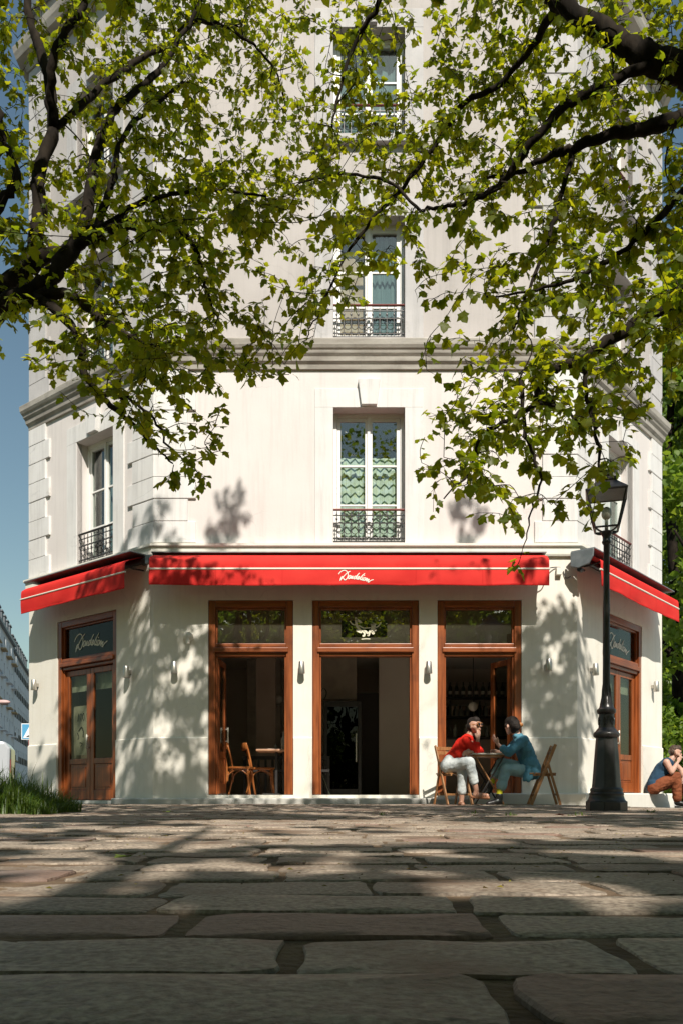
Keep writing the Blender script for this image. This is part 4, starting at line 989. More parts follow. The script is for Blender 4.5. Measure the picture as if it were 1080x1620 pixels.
# --- person in red
pr = thing('person', 'seated person in red sweater and pale jeans, sunglasses, hand at mouth', 'person', P(709,1274))
pr.location.z = GZ; off = Vector(pr.location)
def J(x, y, dy=0): return P(x, y, dy) - off
hd, hq = head(J(750,1149.5,-.03), (.72,-.66,.12))
near = dict(sh=J(736,1171.5,-.14), el=J(753,1190,-.17), wr=J(755,1172,-.19), pa=J(756,1163.5,-.185))
far = dict(sh=J(742,1171,.13), el=J(760,1189,.04), wr=J(746,1190.5,-.19), pa=J(739,1191,-.22))
legA = dict(h=J(709,1213,-.10), k=J(742,1206,-.36), a=J(753,1251,-.34), t=J(770,1259,-.42), b=J(751,1258,-.33))
legB = dict(h=J(709,1214,.08), k=J(731,1217,-.20), a=J(729.5,1266,-.22), t=J(731,1273,-.36), b=J(728.5,1272,-.20))
body = hd + chain([J(743,1161), J(740,1168)], [.05,.055]) + chain([J(738,1174,0),J(716,1202,0)], [.09,.09])
for a in (near, far): body += chain([a['sh'],a['el'],a['wr']], [.045,.036,.026])
body += hand(near['wr'], near['pa'], (-.35,.5,.1), (-.7,-.5,.1), l=.06) + hand(far['wr'], far['pa'], (.1,-.1,-.6), (0,-.2,.9))
for l_ in (legA, legB): body += chain([l_['h'],l_['k'],l_['a']], [.07,.055,.036]) + chain([l_['b'], l_['t']], [.036,.028]) + [(l_['a'],.036,l_['b'],.034)] + [(l_['t'],.026,l_['t']+Vector((.0,.02,0)),.02)]
organic('body', body, M['skin'], pr, .008)
sw = chain([J(739,1170,0),J(731,1180,0),J(721,1194,0),J(713,1203,0)], [.085,.118,.108,.112]) + [(J(738,1171,-.13),.058,J(741,1171,.12),.055),(J(734,1178,-.07),.09,J(734,1178,.07),.09),(J(720,1196,-.05),.1,J(720,1196,.05),.1)]
sw += chain([near['sh'],near['el'],(near['el']+near['wr']*3)/4], [.055,.047,.038]) + chain([far['sh'],far['el'],(far['el']+far['wr']*2)/3], [.055,.046,.037])
organic('sweater', sw, M['redknit'], pr, .010, 6, wr=.006)
tr = [(J(709,1212,-.06),.118,J(709,1212,.06),.118),(J(712,1205,-.05),.105,J(712,1205,.05),.105)]
tr += chain([legA['h'],(legA['h']+legA['k'])/2,legA['k'],legA['k']*.4+legA['a']*.6], [.105,.092,.075,.062]) + [(legA['k']*.4+legA['a']*.6,.062,legA['k']*.33+legA['a']*.67,.063)]
tr += chain([legB['h'],legB['k'],legB['k']*.5+legB['a']*.5,legB['k']*.28+legB['a']*.72], [.10,.078,.064,.064])
organic('jeans', tr, M['palejean'], pr, .010, 5, wr=.007)
organic('hair', [(hq(-.03,0,.06),.080,hq(.03,0,.075),.062),(hq(-.055,.03,.01),.06,hq(-.055,-.03,.01),.06),(hq(-.06,0,-.04),.045,hq(-.05,0,-.02),.05),(hq(.055,.02,.085),.03,hq(.045,-.03,.085),.035)], M['hair'], pr, .009, 3)
gl = MB()
for s_ in (-1,1): gl.ball(hq(.092,s_*.034,.012), .026, 12, 8, (1,1,.9))
gl.build('sunglass_lens', M['lens'], pr, smooth=True)
fm = MB()
for s_ in (-1,1):
    fm.tube([hq(.097,s_*.034+.030*math.cos(t),.012+.027*math.sin(t)) for t in [i*2*math.pi/14 for i in range(15)]], .0045, 6); fm.tube([hq(.092,s_*.063,.018), hq(0,s_*.088,.015)], .004, 6)
fm.tube([hq(.102,-.008,.018), hq(.102,.008,.018)], .004, 6); fm.build('sunglass_frame', M['amber'], pr)
for l_ in (legA, legB):
    d_ = (l_['t']-l_['b']).normalized(); b0 = l_['b'] - d_*.03; e0 = l_['t'] + d_*.03; dn = Vector((0,0,-.034)) if l_ is legB else Vector((-.012,0,-.030))
    sdl = chain([b0+dn,(b0+e0)/2+dn,e0+dn], [.022,.020,.024])
    sd_ = d_.cross(Vector((0,0,1))).normalized()
    for f_ in (.30,.62,.85):
        c_ = b0.lerp(e0, f_); rr = .045-.018*f_
        sdl += chain([c_+sd_*rr*math.cos(t)+Vector((0,0,rr*math.sin(t)*.85)) for t in [i*math.pi/6 for i in range(7)]], [.008]*7)
    organic('sandal', sdl, M['sandal'], pr, .007, 2)

# --- person in blue
pb = thing('person', 'seated person in blue shirt with dark pinned-up hair, back of head turned to us', 'person', P(838,1274)); pb.location.z = GZ; off = Vector(pb.location)
hd, hq = head(J(808,1149,.02), (-.62,.76,-.10))
near = dict(sh=J(828,1171,-.16), el=J(804,1191,-.22), wr=J(789,1180,-.19), pa=J(782.5,1171,-.18))
far = dict(sh=J(819,1171,.14), el=J(801,1191,.13), wr=J(789,1190,.02), pa=J(783,1189,-.02))
legF = dict(h=J(836,1220,.09), k=J(793,1207,.0), a=J(777,1238,-.03), t=J(768,1256,-.05), b=J(773,1250,-.03))
legN = dict(h=J(836,1221,-.09), k=J(800,1217,-.13), a=J(789.5,1255,-.15), t=J(772,1272,-.20), b=J(789,1268,-.15))
body = hd + chain([J(815,1159,.01), J(819,1167)], [.052,.06]) + chain([J(824,1175,0),J(836,1210,0)], [.09,.10])
for a in (near, far): body += chain([a['sh'],a['el'],a['wr']], [.045,.038,.026])
body += hand(near['wr'], near['pa'], (.2,.0,.9), (.3,-.6,.5), l=.05) + hand(far['wr'], far['pa'], (-.2,0,-.3), (-.2,-.6,.4))
for l_ in (legF, legN): body += chain([l_['h'],l_['k'],l_['a'],l_['b']], [.07,.055,.038,.036])
organic('body', body, M['skin2'], pb, .008)
shirt = chain([J(820,1169,0),J(826,1180,0),J(833,1198,0),J(839,1214,0)], [.085,.125,.128,.135]) + [(J(826,1172,-.13),.062,J(820,1172,.12),.06),(J(830,1185,-.08),.10,J(828,1185,.08),.10),(J(838,1210,-.08),.12,J(838,1210,.08),.12)]
shirt += chain([J(842,1216,-.13),J(838,1230,-.19)], [.05,.035]) + chain([J(834,1216,-.16),J(829,1234,-.2)], [.045,.028]) + chain([J(846,1214,-.05),J(846,1226,-.06)], [.085,.07]) + chain([J(840,1222,-.12),J(838,1226,.1)], [.09,.09])+ chain([J(842,1216,-.13),J(835,1235,-.2)], [.05,.030])
shirt += chain([near['sh'],(near['sh']+near['el'])/2,near['el'],near['el']*.45+near['wr']*.55], [.072,.066,.062,.052]) + [(near['el']*.45+near['wr']*.55,.052,near['el']*.4+near['wr']*.6,.055)] + chain([far['sh'],far['el'],far['el']*.5+far['wr']*.5], [.065,.058,.05])
shirt += [(J(815,1164,-.05),.03,J(813,1165,.05),.03)]
organic('shirt', shirt, M['blueshirt'], pb, .010, 4, wr=.009)
jn = [(J(835,1219,-.06),.095,J(835,1219,.06),.095)]
for l_, f_ in ((legF,.58),(legN,.72)):
    e_ = l_['k']*(1-f_)+l_['a']*f_; e2 = l_['k']*(1.1-f_)+l_['a']*(f_-.1)
    jn += chain([l_['h'],(l_['h']+l_['k'])/2,l_['k'],e2], [.10,.092,.078,.070]) + [(e2,.076,e_,.074)]
organic('jeans', jn, M['bluejean'], pb, .010, 4, wr=.008)
organic('hair', [(hq(-.03,0,.05),.090,hq(.02,0,.06),.078),(hq(-.07,.02,.0),.07,hq(-.07,-.02,.0),.07),(hq(-.10,0,-.03),.055,hq(-.09,0,.03),.055),(hq(.02,.07,.01),.03,hq(.03,-.07,.01),.03),(hq(-.04,0,-.06),.05,hq(-.03,0,-.08),.035)], M['hair'], pb, .009, 2)
clp = MB()
cc = hq(-.135,.03,-.01)
for k in range(5): clp.tube([hq(-.12-.03*math.sin(t), .05+.012*k-.03, -.035+.07*t/3.1) for t in [i*.31 for i in range(11)]], .006, 6)
clp.build('hair_clip', M['amber'], pb, smooth=True)
for l_ in (legF, legN):
    d_ = (l_['b']-l_['a']).normalized()
    organic('sock', [(l_['a'].lerp(l_['b'],-.25),.044,l_['a'].lerp(l_['b'],.25),.046)], M['sock'], pb, .008, 2)
    tt = (l_['t']-l_['b']).normalized()
    organic('boot', [(l_['a'].lerp(l_['b'],.3),.052,l_['b'],.050),(l_['b'],.052,l_['b']+tt*.10,.042),(l_['b']+tt*.10,.042,l_['t'],.036),(l_['b']-tt*.03+d_*.03,.026,l_['t']+d_*.015,.026)], M['boot'], pb, .008, 3)

# --- person smoking on the step at the right
DP2 = 14.75; GZ2 = -.062
pm = thing('person', 'person in navy tank top and rust trousers smoking on the right step', 'person', px(1040,1276,DP2)); pm.location.z = GZ2; off = Vector(pm.location)
def J(x, y, dy=0): return px(x, y, DP2+dy) - off
hd, hq = head(J(1068,1192), (.97,-.10,-.12))
near = dict(sh=J(1054,1206,-.17), el=J(1062,1222,-.22), wr=J(1070.5,1208,-.13), pa=J(1074,1202.5,-.10))
far = dict(sh=J(1062,1206,.17), el=J(1078,1219,.14), wr=J(1081,1230,-.05), pa=J(1078,1236,-.10))
legN = dict(h=J(1034,1247,-.09), k=J(1069,1229,-.14), a=J(1071,1264,-.13), b=J(1071,1270,-.12), t=J(1084,1273.5,-.16))
legF = dict(h=J(1034,1247,.09), k=J(1082,1230,.14), a=J(1088,1264,.12), b=J(1088,1270,.12), t=J(1101,1273,.12))
body = hd + chain([J(1063,1200), J(1058,1207)], [.055,.062]) + chain([J(1052,1213),J(1042,1230),J(1035,1243)], [.11,.11,.10])
for a in (near, far): body += [(a['sh'],.058,a['sh']*.5+a['el']*.5,.052)] + chain([a['sh']*.5+a['el']*.5,a['el'],a['el']*.6+a['wr']*.4,a['wr']], [.05,.042,.044,.029])
body += hand(near['wr'], near['pa'], (.3,.1,.2), (-.5,-.3,.6), l=.07) + hand(far['wr'], far['pa'], (-.3,-.2,-.4), (.5,-.5,0))
for l_ in (legN, legF): body += chain([l_['h'],l_['k'],l_['a'],l_['b']], [.07,.055,.038,.036])
organic('body', body, M['skin2'], pm, .009)
organic('tank_top', chain([J(1055,1209),J(1048,1218),J(1040,1231),J(1033,1244)], [.115,.140,.135,.128]) + [(J(1055,1208,-.09),.075,J(1058,1208,.09),.075),(J(1050,1214,-.07),.10,J(1052,1214,.07),.10),(J(1034,1244,-.07),.115,J(1034,1244,.07),.115)], M['navy'], pm, .011, 5, wr=.006)
tr = [(J(1036,1247,-.07),.11,J(1036,1247,.07),.11)]
for l_ in (legN, legF): tr += chain([l_['h'],(l_['h']+l_['k'])/2,l_['k'],(l_['k']+l_['a'])/2,l_['a']], [.11,.105,.088,.085,.075])
organic('trousers', tr, M['rust'], pm, .011, 4, wr=.012)
organic('hair', [(hq(-.03,0,.065),.080,hq(.035,0,.085),.060),(hq(-.06,.03,.02),.055,hq(-.06,-.03,.02),.055),(hq(-.06,0,-.02),.04,hq(-.05,0,-.03),.045)]+[(hq(.05-.03*k,.03*math.sin(k*2.2),.12-.012*k),.030) + (hq(.05-.03*k,-.03*math.sin(k*2.2),.12-.012*k),.028) for k in range(5)], M['brownhair'], pm, .009, 1)
organic('beard', [(hq(.045,.045,-.06),.022,hq(.075,.0,-.095),.022),(hq(.045,-.045,-.06),.022,hq(.075,.0,-.095),.022)], M['brownhair'], pm, .009, 2)
for s_ in (-1,1): MB().ball(hq(.083,s_*.032,.018), .009, 8, 6).build('eye', M['ink'], pm, smooth=True)
for l_ in (legN, legF):
    tt = (l_['t']-l_['b']).normalized(); organic('shoe', [(l_['a'],.05,l_['b'],.052),(l_['b'],.055,l_['b']+tt*.08,.045),(l_['b']+tt*.08,.045,l_['t'],.038)], M['boot'], pm, .009, 3)
cg = MB().tube([near['pa']+Vector((.045,.0,.045)), near['pa']+Vector((.11,-.02,.055))], .005, 6).build('cigarette', M['letter'], None, off); tag(cg, 'white cigarette held at the mouth of the person on the step', 'cigarette')

bpy.data.scenes.remove(TMP)
# ------------------------------------------------------------------ maples in front
def leaf_base():
    h = [(.34,-.04),(.36,.16),(.60,.42),(.33,.50),(.28,.72)]
    pts = [(0,0)] + h + [(0,1)] + [(-x,y) for x,y in reversed(h)] + [(0,.42)]
    v = np.array([(x, y, -.22*abs(x)-.16*y*y+.05*y) for x, y in pts]); n = 12; c = 12
    f = [(i, (i+1) % n, c) for i in range(n)]
    return v, np.array(f)
LV, LF = leaf_base()
def leaf_mesh_obj(seed):
    r = np.random.RandomState(seed); v = LV.copy(); v[1:6,0] *= r.uniform(.8,1.2); v[7:12,0] *= r.uniform(.8,1.2); v[:,2] += v[:,0]*r.uniform(-.2,.2) + v[:,1]**2*r.uniform(-.35,.2) + v[:,0]**2*r.uniform(-.9,.6)
    st = MB().add([(-.012,-.45,.05),(.012,-.45,.05),(.012,0,0),(-.012,0,0)], [(0,1,2,3)])
    mb = MB().add(v.tolist(), LF.tolist()); mb.add(st.v, st.f)
    return mb.mesh('maple_leaf', M['leaf'])
LEAFM = [leaf_mesh_obj(i) for i in range(8)]
def frames(dirs, ups):
    """rotation matrices whose y axis = dir, z axis ~ up"""
    y = dirs/np.linalg.norm(dirs,axis=1,keepdims=True); x = np.cross(y, ups); x /= np.linalg.norm(x,axis=1,keepdims=True)+1e-9; z = np.cross(x, y)
    return np.stack([x,y,z],axis=2)
def mesh_from_np(name, v, f, m):
    me = bpy.data.meshes.new(name); nv, nf, k = len(v), len(f), f.shape[1]
    me.vertices.add(nv); me.vertices.foreach_set('co', v.astype(np.float32).ravel())
    me.loops.add(nf*k); me.loops.foreach_set('vertex_index', f.astype(np.int32).ravel())
    me.polygons.add(nf); me.polygons.foreach_set('loop_start', np.arange(0, nf*k, k, dtype=np.int32)); me.polygons.foreach_set('loop_total', np.full(nf, k, dtype=np.int32))
    me.materials.append(m); me.update(calc_edges=True); return me
def variants(bv):
    out = []
    for k in range(6):
        r = np.random.RandomState(40+k); v = bv.copy()
        v[:,0] *= 1+.18*r.uniform(-1,1); q = v[:,1]
        v[:,2] += r.uniform(-.35,.25)*q*q + r.uniform(-.5,.35)*v[:,0]**2*2 + r.uniform(-.25,.25)*v[:,0]*q
        v[:,0] += r.uniform(-.12,.12)*q*q
        out.append(v)
    return np.array(out)
def leaves_mesh(name, pos, Rm, size, m, base=None):
    bv, bf = base if base else (LV, LF)
    B = variants(bv)[np.arange(len(pos)) % 6]
    v = np.einsum('nij,nkj->nki', Rm, B)*size[:,None,None] + pos[:,None,:]
    f = bf[None] + (np.arange(len(pos))*len(bv))[:,None,None]
    return mesh_from_np(name, v.reshape(-1,3), f.reshape(-1,3), m)

# how thick the foliage stands in the picture, in cells of 60 photo pixels
DENS = """
767899975745788767
668899974745788666
547888875767899866
557788878899999866
677799888888889967
777899977776457877
767788625543346667
567786426313456667
457787543002245666
345787640002456764
013564000003566653
000244000002555430
000013000003643330
000000000002232200
000000000000020000
""".split()
def dens(x, y):
    i, j = int(x//60), int(y//60)
    if y < 0: j = 0
    if not (0 <= i < 18) or j >= 15: return None
    return int(DENS[j][i])
def inframe(p):
    if p[1] < .4: return False
    x = CX + p[0]/p[1]*FPX; y = HY - (p[2]-CAMZ)/p[1]*FPX
    return -12 < x < 1092 and -12 < y < 1620
cosz = math.cos(SUN_AZ)
TANE = math.tan(SUN_EL)/cosz; TANA = math.tan(SUN_AZ)
def shadow_of(p):
    """where the sun drops a point: ('wall', x, z) or ('ground', x, y)"""
    dl = D - p[1]; zw = p[2] - TANE*dl
    if zw > 0: return 'wall', p[0]-TANA*dl, zw
    dl = p[2]/TANE; return 'ground', p[0]-TANA*dl, p[1]+dl
def sunlit(a, b):
    """gaps in the canopy: patches of the square that get sun"""
    if b < 1.15 or b > 12.5: return False
    for cx_, cy_, rx_, ry_ in SUNSPOTS:
        if ((a-cx_)/rx_)**2 + ((b-cy_)/ry_)**2 < 1.7: return True
    if b < 4.3: return False
    n = math.sin(1.7*a+1.1*math.sin(1.5*b)+.6)+math.sin(2.6*b+1.0*math.sin(1.6*a)+1.0)+.5*math.sin(4.3*a+2.0*b)
    return n > .25
SUNSPOTS = ((0.05,3.3,.75,.42),(.95,3.9,.65,.42),(-.95,2.75,.5,.34),(-.55,1.95,.5,.24),(-.50,1.45,.26,.15),(.42,1.42,.36,.17),(.0,1.86,.26,.12),(.40,1.80,.26,.12),(1.0,2.4,.4,.2),(-1.2,4.2,.7,.34),(.2,2.45,.35,.16))
def wanted(p):
    """chance of a spray being there, from the dapples the square shows"""
    k, a, b = shadow_of(p)
    if k == 'wall':
        if b > 5.3: return .0
        if b > 3.75:
            if -2.0 < a < -1.3 and b < 4.9: return .55
            if 1.5 < a < 2.2 and b < 5.0: return .45
            if a < -2.3 and b < 5.2: return .5
            return .0
        if a < -1.75: return .60
        if a < -1.2: return .15
        if a < 2.45: return .05
        if a < 2.9: return .5
        if a < 3.75: return .62 if b < 3.0 else .12
        return .12
    return .03 if sunlit(a, b) else (.95 if b < 8.3 else .3)

class Tree:
    def __init__(s, name, label, base, limbs, extra):
        s.root = thing(name, label, 'tree', base); s.base = Vector(base)
        s.np = []; s.nr = []; s.limbs = []
        for L_, isp in limbs:
            pts = smoothline([(*px(a,b,d), r_) for a,b,d,r_ in L_] if isp else L_, 6)
            s.limbs.append(pts)
        for pts in s.limbs:
            for q in pts: s.np.append(q[:3]); s.nr.append(q[3])
        s.nfix = len(s.np); s.A = np.zeros((60000,3)); s.A[:s.nfix] = np.array(s.np); s.cnt = s.nfix
        s.tw = []; s.lp = []; s.ld = []; s.lu = []; s.ls = []
        s.extra = extra
    def spray(s, tip, r, nleaf, size):
        tip = np.array(tip); A = s.A[:s.cnt]; d = np.linalg.norm(A-tip, axis=1); k = int(np.argmin(d + (d < .06)*.2)); a = A[k]
        L_ = d[k]; mid = (a+tip)/2 + np.array([r.gauss(0,.10), r.gauss(0,.10), r.gauss(.06,.07)])*min(1.2,L_)
        pts = smoothline([a, mid, tip], max(3, int(L_/.12)+2))
        r0 = min(s.nr[k]*.7, .004+.007*L_); n = len(pts)
        rad = [max(.0022, r0*(1-i/(n-1))+.0022*(i/(n-1))) for i in range(n)]
        s.tw.append((pts, rad))
        for q, rr in list(zip(pts, rad))[2:]: s.A[s.cnt] = q; s.cnt += 1; s.nr.append(rr)
        dirn = pts[-1]-pts[-2]; dirn = dirn/(np.linalg.norm(dirn)+1e-9)
        for i in range(nleaf):
            f = 1 - (i/ nleaf)**1.3*min(.9, .45/max(L_,.15)) ; q = pts[min(n-1, max(0,int(f*(n-1))))]
            az = r.uniform(0, 2*math.pi)
            o = np.array([math.cos(az), math.sin(az), r.gauss(-.25,.35)]) + dirn*.7; o /= np.linalg.norm(o)
            sz = size*r.uniform(.6,1.25); pet = sz*r.uniform(.4,.9)
            s.lp.append(q + o*pet); dd = o + np.array([0,0,-.35+r.gauss(0,.25)]); s.ld.append(dd)
            u = np.array([r.gauss(0,.38), r.gauss(-.12,.38), 1.0]); s.lu.append(u); s.ls.append(sz)
            if pet > .03: s.tw.append(([q, q+o*pet], [.0016,.0011]))
    def finish(s):
        off = s.base
        for i, pts in enumerate(s.limbs):
            r = random.Random(i); n = len(pts)
            P_ = [Vector(q[:3])-off + Vector((r.gauss(0,.006),r.gauss(0,.006),r.gauss(0,.006))) for q in pts]
            nm = 'trunk' if i == 0 else 'limb'
            MB().tube(P_, [q[3]*(1+.07*r.gauss(0,1)) for q in pts], 10 if i else 16).build(nm, M['bark'], s.root, smooth=True)
        mb = MB()
        V = []; F = []; b = 0
        for pts, rad in s.tw:
            n = len(pts); k = 4
            t = pts[-1]-pts[0]; t = t/(np.linalg.norm(t)+1e-9); a_ = np.cross(t, [0.3,0.5,.81]); a_ /= np.linalg.norm(a_)+1e-9; b_ = np.cross(t, a_)
            for q, rr in zip(pts, rad):
                for j in range(k):
                    an = j*math.pi/2; V.append(q + rr*(a_*math.cos(an)+b_*math.sin(an)) - np.array(off))
            for i in range(n-1):
                for j in range(k): F.append((b+i*k+j, b+i*k+(j+1)%k, b+(i+1)*k+(j+1)%k, b+(i+1)*k+j))
            b += n*k
        me = mesh_from_np('twigs', np.array(V), np.array(F), M['bark'])
        o = link('twigs', me, s.root); tag(o, kind='stuff')
        r9 = random.Random(3); keep = []
        for p in s.lp:
            if inframe(p): keep.append(True); continue
            k_, a_, b_ = shadow_of(p)
            keep.append(not (r9.random() < .94 and (sunlit(a_, b_) if k_ == 'ground' else wanted(p) < .08)))
        s.lp, s.ld, s.lu, s.ls = ([q for q, k_ in zip(l_, keep) if k_] for l_ in (s.lp, s.ld, s.lu, s.ls))
        pos = np.array(s.lp); Rm = frames(np.array(s.ld), np.array(s.lu)); sz = np.array(s.ls)
        app = np.where(np.array([inframe(p) for p in pos]), sz/np.maximum(.5,pos[:,1]), 0)
        big = np.argsort(-app)[:300]; msk = np.zeros(len(pos), bool); msk[big] = True
        for i in big:
            o = link('leaf', LEAFM[i % 8], s.root, tuple(pos[i]-np.array(off))); o.rotation_mode = 'QUATERNION'
            o.rotation_quaternion = Matrix(Rm[i].tolist()).to_quaternion(); o.scale = (sz[i],)*3
        k = ~msk
        o = link('crown', leaves_mesh('crown', pos[k]-np.array(off), Rm[k], sz[k], M['leaf']), s.root); tag(o, kind='stuff')

LB = (-3.05, 5.1, -.03); RB = (3.05, 4.5, -.03)
left = Tree('maple_tree', 'maple with dark forked limbs reaching in from the left edge', LB, [
 ([(-3.05,5.1,-.05,.20),(-3.03,5.1,.8,.165),(-2.95,5.15,1.7,.15),(-2.8,5.2,2.5,.14),(-2.62,5.25,2.85,.13)], False),
 ([(-75,560,5.3,.10),(0,488,5.3,.072),(45,468,5.25,.06),(80,438,5.2,.052),(112,398,5.25,.046),(150,368,5.3,.045),(215,354,5.45,.033),(285,366,5.6,.022),(312,402,5.6,.014),(322,450,5.5,.010),(345,502,5.4,.006)], True),
 ([(-60,540,5.3,.08),(10,450,5.5,.055),(70,405,5.6,.046),(118,385,5.7,.04),(142,318,5.8,.04),(150,250,5.9,.036),(165,205,6.0,.03),(190,165,6.1,.026),(250,112,6.3,.021),(300,38,6.5,.016),(330,-30,6.6,.012)], True),
 ([(10,450,5.5,.06),(48,415,5.9,.055),(62,340,6.0,.05),(63,272,6.1,.047),(84,205,6.2,.044),(78,130,6.3,.04),(64,80,6.4,.034),(48,28,6.5,.03),(40,-40,6.6,.026)], True),
 ([(84,205,6.2,.03),(80,110,6.0,.03),(100,58,6.0,.027),(132,8,6.1,.022),(150,-40,6.2,.018)], True),
 ([(90,202,6.2,.028),(145,150,6.4,.025),(200,106,6.6,.022),(270,66,6.8,.019),(305,34,6.9,.016),(352,40,7.0,.013),(400,70,7.1,.011),(436,112,7.2,.009),(452,165,7.2,.006)], True),
 ([(45,468,5.25,.04),(110,466,5.1,.03),(160,506,5.0,.024),(205,532,4.9,.018),(245,552,4.9,.012)], True),
 ([(60,470,5.2,.035),(118,520,5.0,.024),(134,590,4.9,.02),(156,622,4.9,.017),(200,662,4.85,.013),(246,706,4.8,.008),(275,735,4.8,.004)], True),
 ([(156,622,4.9,.012),(196,630,5.0,.010),(235,655,5.0,.008),(268,705,5.0,.006),(300,735,5.0,.004)], True),
 ([(-40,380,5.0,.05),(5,318,5.0,.03),(26,280,5.0,.024),(8,225,5.1,.02),(-5,170,5.2,.016)], True),
 ([(150,365,5.3,.025),(175,300,5.4,.022),(185,240,5.5,.018),(215,190,5.6,.014),(290,130,5.9,.010)], True),
 ([(112,398,5.25,.03),(205,330,5.2,.018),(260,310,5.2,.012),(330,300,5.3,.010),(420,310,5.4,.006)], True),
 ([(-2.8,5.2,2.5,.12),(-2.6,5.0,3.6,.10),(-2.3,5.2,5.2,.08),(-1.9,5.5,7.0,.055),(-1.6,5.8,8.6,.03),(-1.4,6.0,9.8,.014),(-.9,6.0,10.8,.008)], False),
 ([(-2.3,5.2,5.2,.05),(-1.4,4.7,6.6,.035),(-.7,4.4,7.6,.02),(-.2,4.2,8.2,.01)], False),
], None)
right = Tree('maple_tree', 'maple with one thick limb crossing the top right corner', RB, [
 ([(3.05,4.5,-.05,.22),(3.02,4.5,.9,.18),(2.95,4.55,1.9,.165),(2.8,4.6,2.7,.155),(2.62,4.7,3.5,.14),(2.4,4.85,4.2,.125)], False),
 ([(1180,170,4.9,.11),(1100,120,5.0,.09),(1045,100,5.0,.08),(1000,76,5.05,.068),(950,46,5.1,.058),(890,5,5.2,.05),(840,-35,5.3,.05),(760,-110,5.4,.035)], True),
 ([(1045,100,5.0,.035),(1000,112,5.0,.03),(940,140,5.0,.028),(890,170,5.05,.026),(850,215,5.1,.024),(812,262,5.2,.022),(782,298,5.3,.019),(742,318,5.4,.016),(702,326,5.5,.012),(668,334,5.6,.008)], True),
 ([(1110,172,5.6,.055),(1030,200,5.6,.045),(960,214,5.6,.038),(900,236,5.7,.03),(862,250,5.8,.022),(820,275,5.9,.016),(770,282,6.0,.010)], True),
 ([(890,-5,5.2,.03),(840,70,5.6,.022),(790,135,5.8,.019),(735,160,5.8,.018),(692,222,5.9,.016),(640,292,6.0,.014),(595,340,6.0,.012),(545,408,6.0,.009),(505,490,6.0,.006),(482,535,6.0,.004)], True),
 ([(1170,410,4.9,.06),(1100,452,4.9,.045),(1032,494,4.9,.037),(975,530,4.9,.032),(922,567,4.9,.027),(862,590,4.9,.023),(845,638,4.9,.017),(800,664,4.9,.013),(762,690,4.9,.010),(740,748,4.9,.007),(700,790,4.9,.004)], True),
 ([(922,567,4.9,.016),(927,620,4.9,.013),(944,690,4.9,.010),(949,745,4.9,.007)], True),
 ([(845,638,4.9,.012),(880,642,5.0,.010),(920,672,5.0,.007)], True),
 ([(822,598,4.9,.012),(832,690,4.9,.010),(852,750,4.9,.008),(843,800,4.9,.006),(828,862,4.9,.003)], True),
 ([(905,235,5.7,.02),(885,320,5.6,.016),(862,388,5.5,.013),(832,470,5.4,.010),(815,515,5.3,.006)], True),
 ([(1110,270,5.2,.03),(1020,368,5.2,.018),(930,428,5.3,.014),(860,455,5.4,.010),(770,470,5.5,.006)], True),
 ([(760,-110,5.4,.03),(640,-60,5.6,.022),(590,20,5.7,.017),(560,70,5.8,.013),(540,130,5.8,.010),(525,200,5.8,.006)], True),
 ([(668,334,5.6,.010),(610,285,5.7,.010),(540,275,5.8,.008),(480,285,5.9,.006)], True),
 ([(2.4,4.85,4.2,.10),(2.7,5.1,5.6,.08),(3.1,5.2,7.0,.055),(3.4,5.4,8.4,.03),(3.5,5.6,9.6,.014),(3.3,5.9,10.9,.008)], False),
 ([(2.7,5.1,5.6,.05),(3.6,5.3,6.6,.035),(4.4,5.6,7.6,.02),(4.9,5.8,8.2,.01)], False),
 ([(2.9,5.15,6.3,.04),(2.2,4.6,7.2,.03),(1.5,4.0,8.0,.02),(1.0,3.6,8.4,.01)], False),
], None)

tr_r = random.Random(21)
limbpx = {}
for T in (left, right):
    A = np.array(T.np[:T.nfix]); T.lpx = np.stack([CX + A[:,0]/A[:,1]*FPX, HY-(A[:,2]-CAMZ)/A[:,1]*FPX, A[:,1]],1)
tips = []
for j in range(-1, 15):
    for i in range(-1, 19):
        ci, cj = max(0,min(17,i)), max(0,j)
        dn = int(DENS[cj][ci])
        n = dn*dn*.205+dn*.42; k = int(n) + (tr_r.random() < n-int(n))
        for _ in range(k):
            x = 60*i+tr_r.uniform(0,60); y = 60*j+tr_r.uniform(0,60)
            T = left if x < 470+tr_r.gauss(0,45)-max(0,(y-330))*.05 else right
            dd = np.hypot(T.lpx[:,0]-x, T.lpx[:,1]-y); q = int(np.argmin(dd))
            d = T.lpx[q,2] + tr_r.gauss(.1,.42) + (.9*tr_r.random() if y < 330 else 0)
            d = max(4.1, d)
            tips.append((dd[q], T, px(x,y,d), dn))
tips.sort(key=lambda t: t[0])
for dd, T, p, dn in tips:
    yy = HY-(p.z-CAMZ)/p.y*FPX
    T.spray(p, tr_r, tr_r.randint(6,11), .046 if yy < 330 else (.050 if T is left else .056))
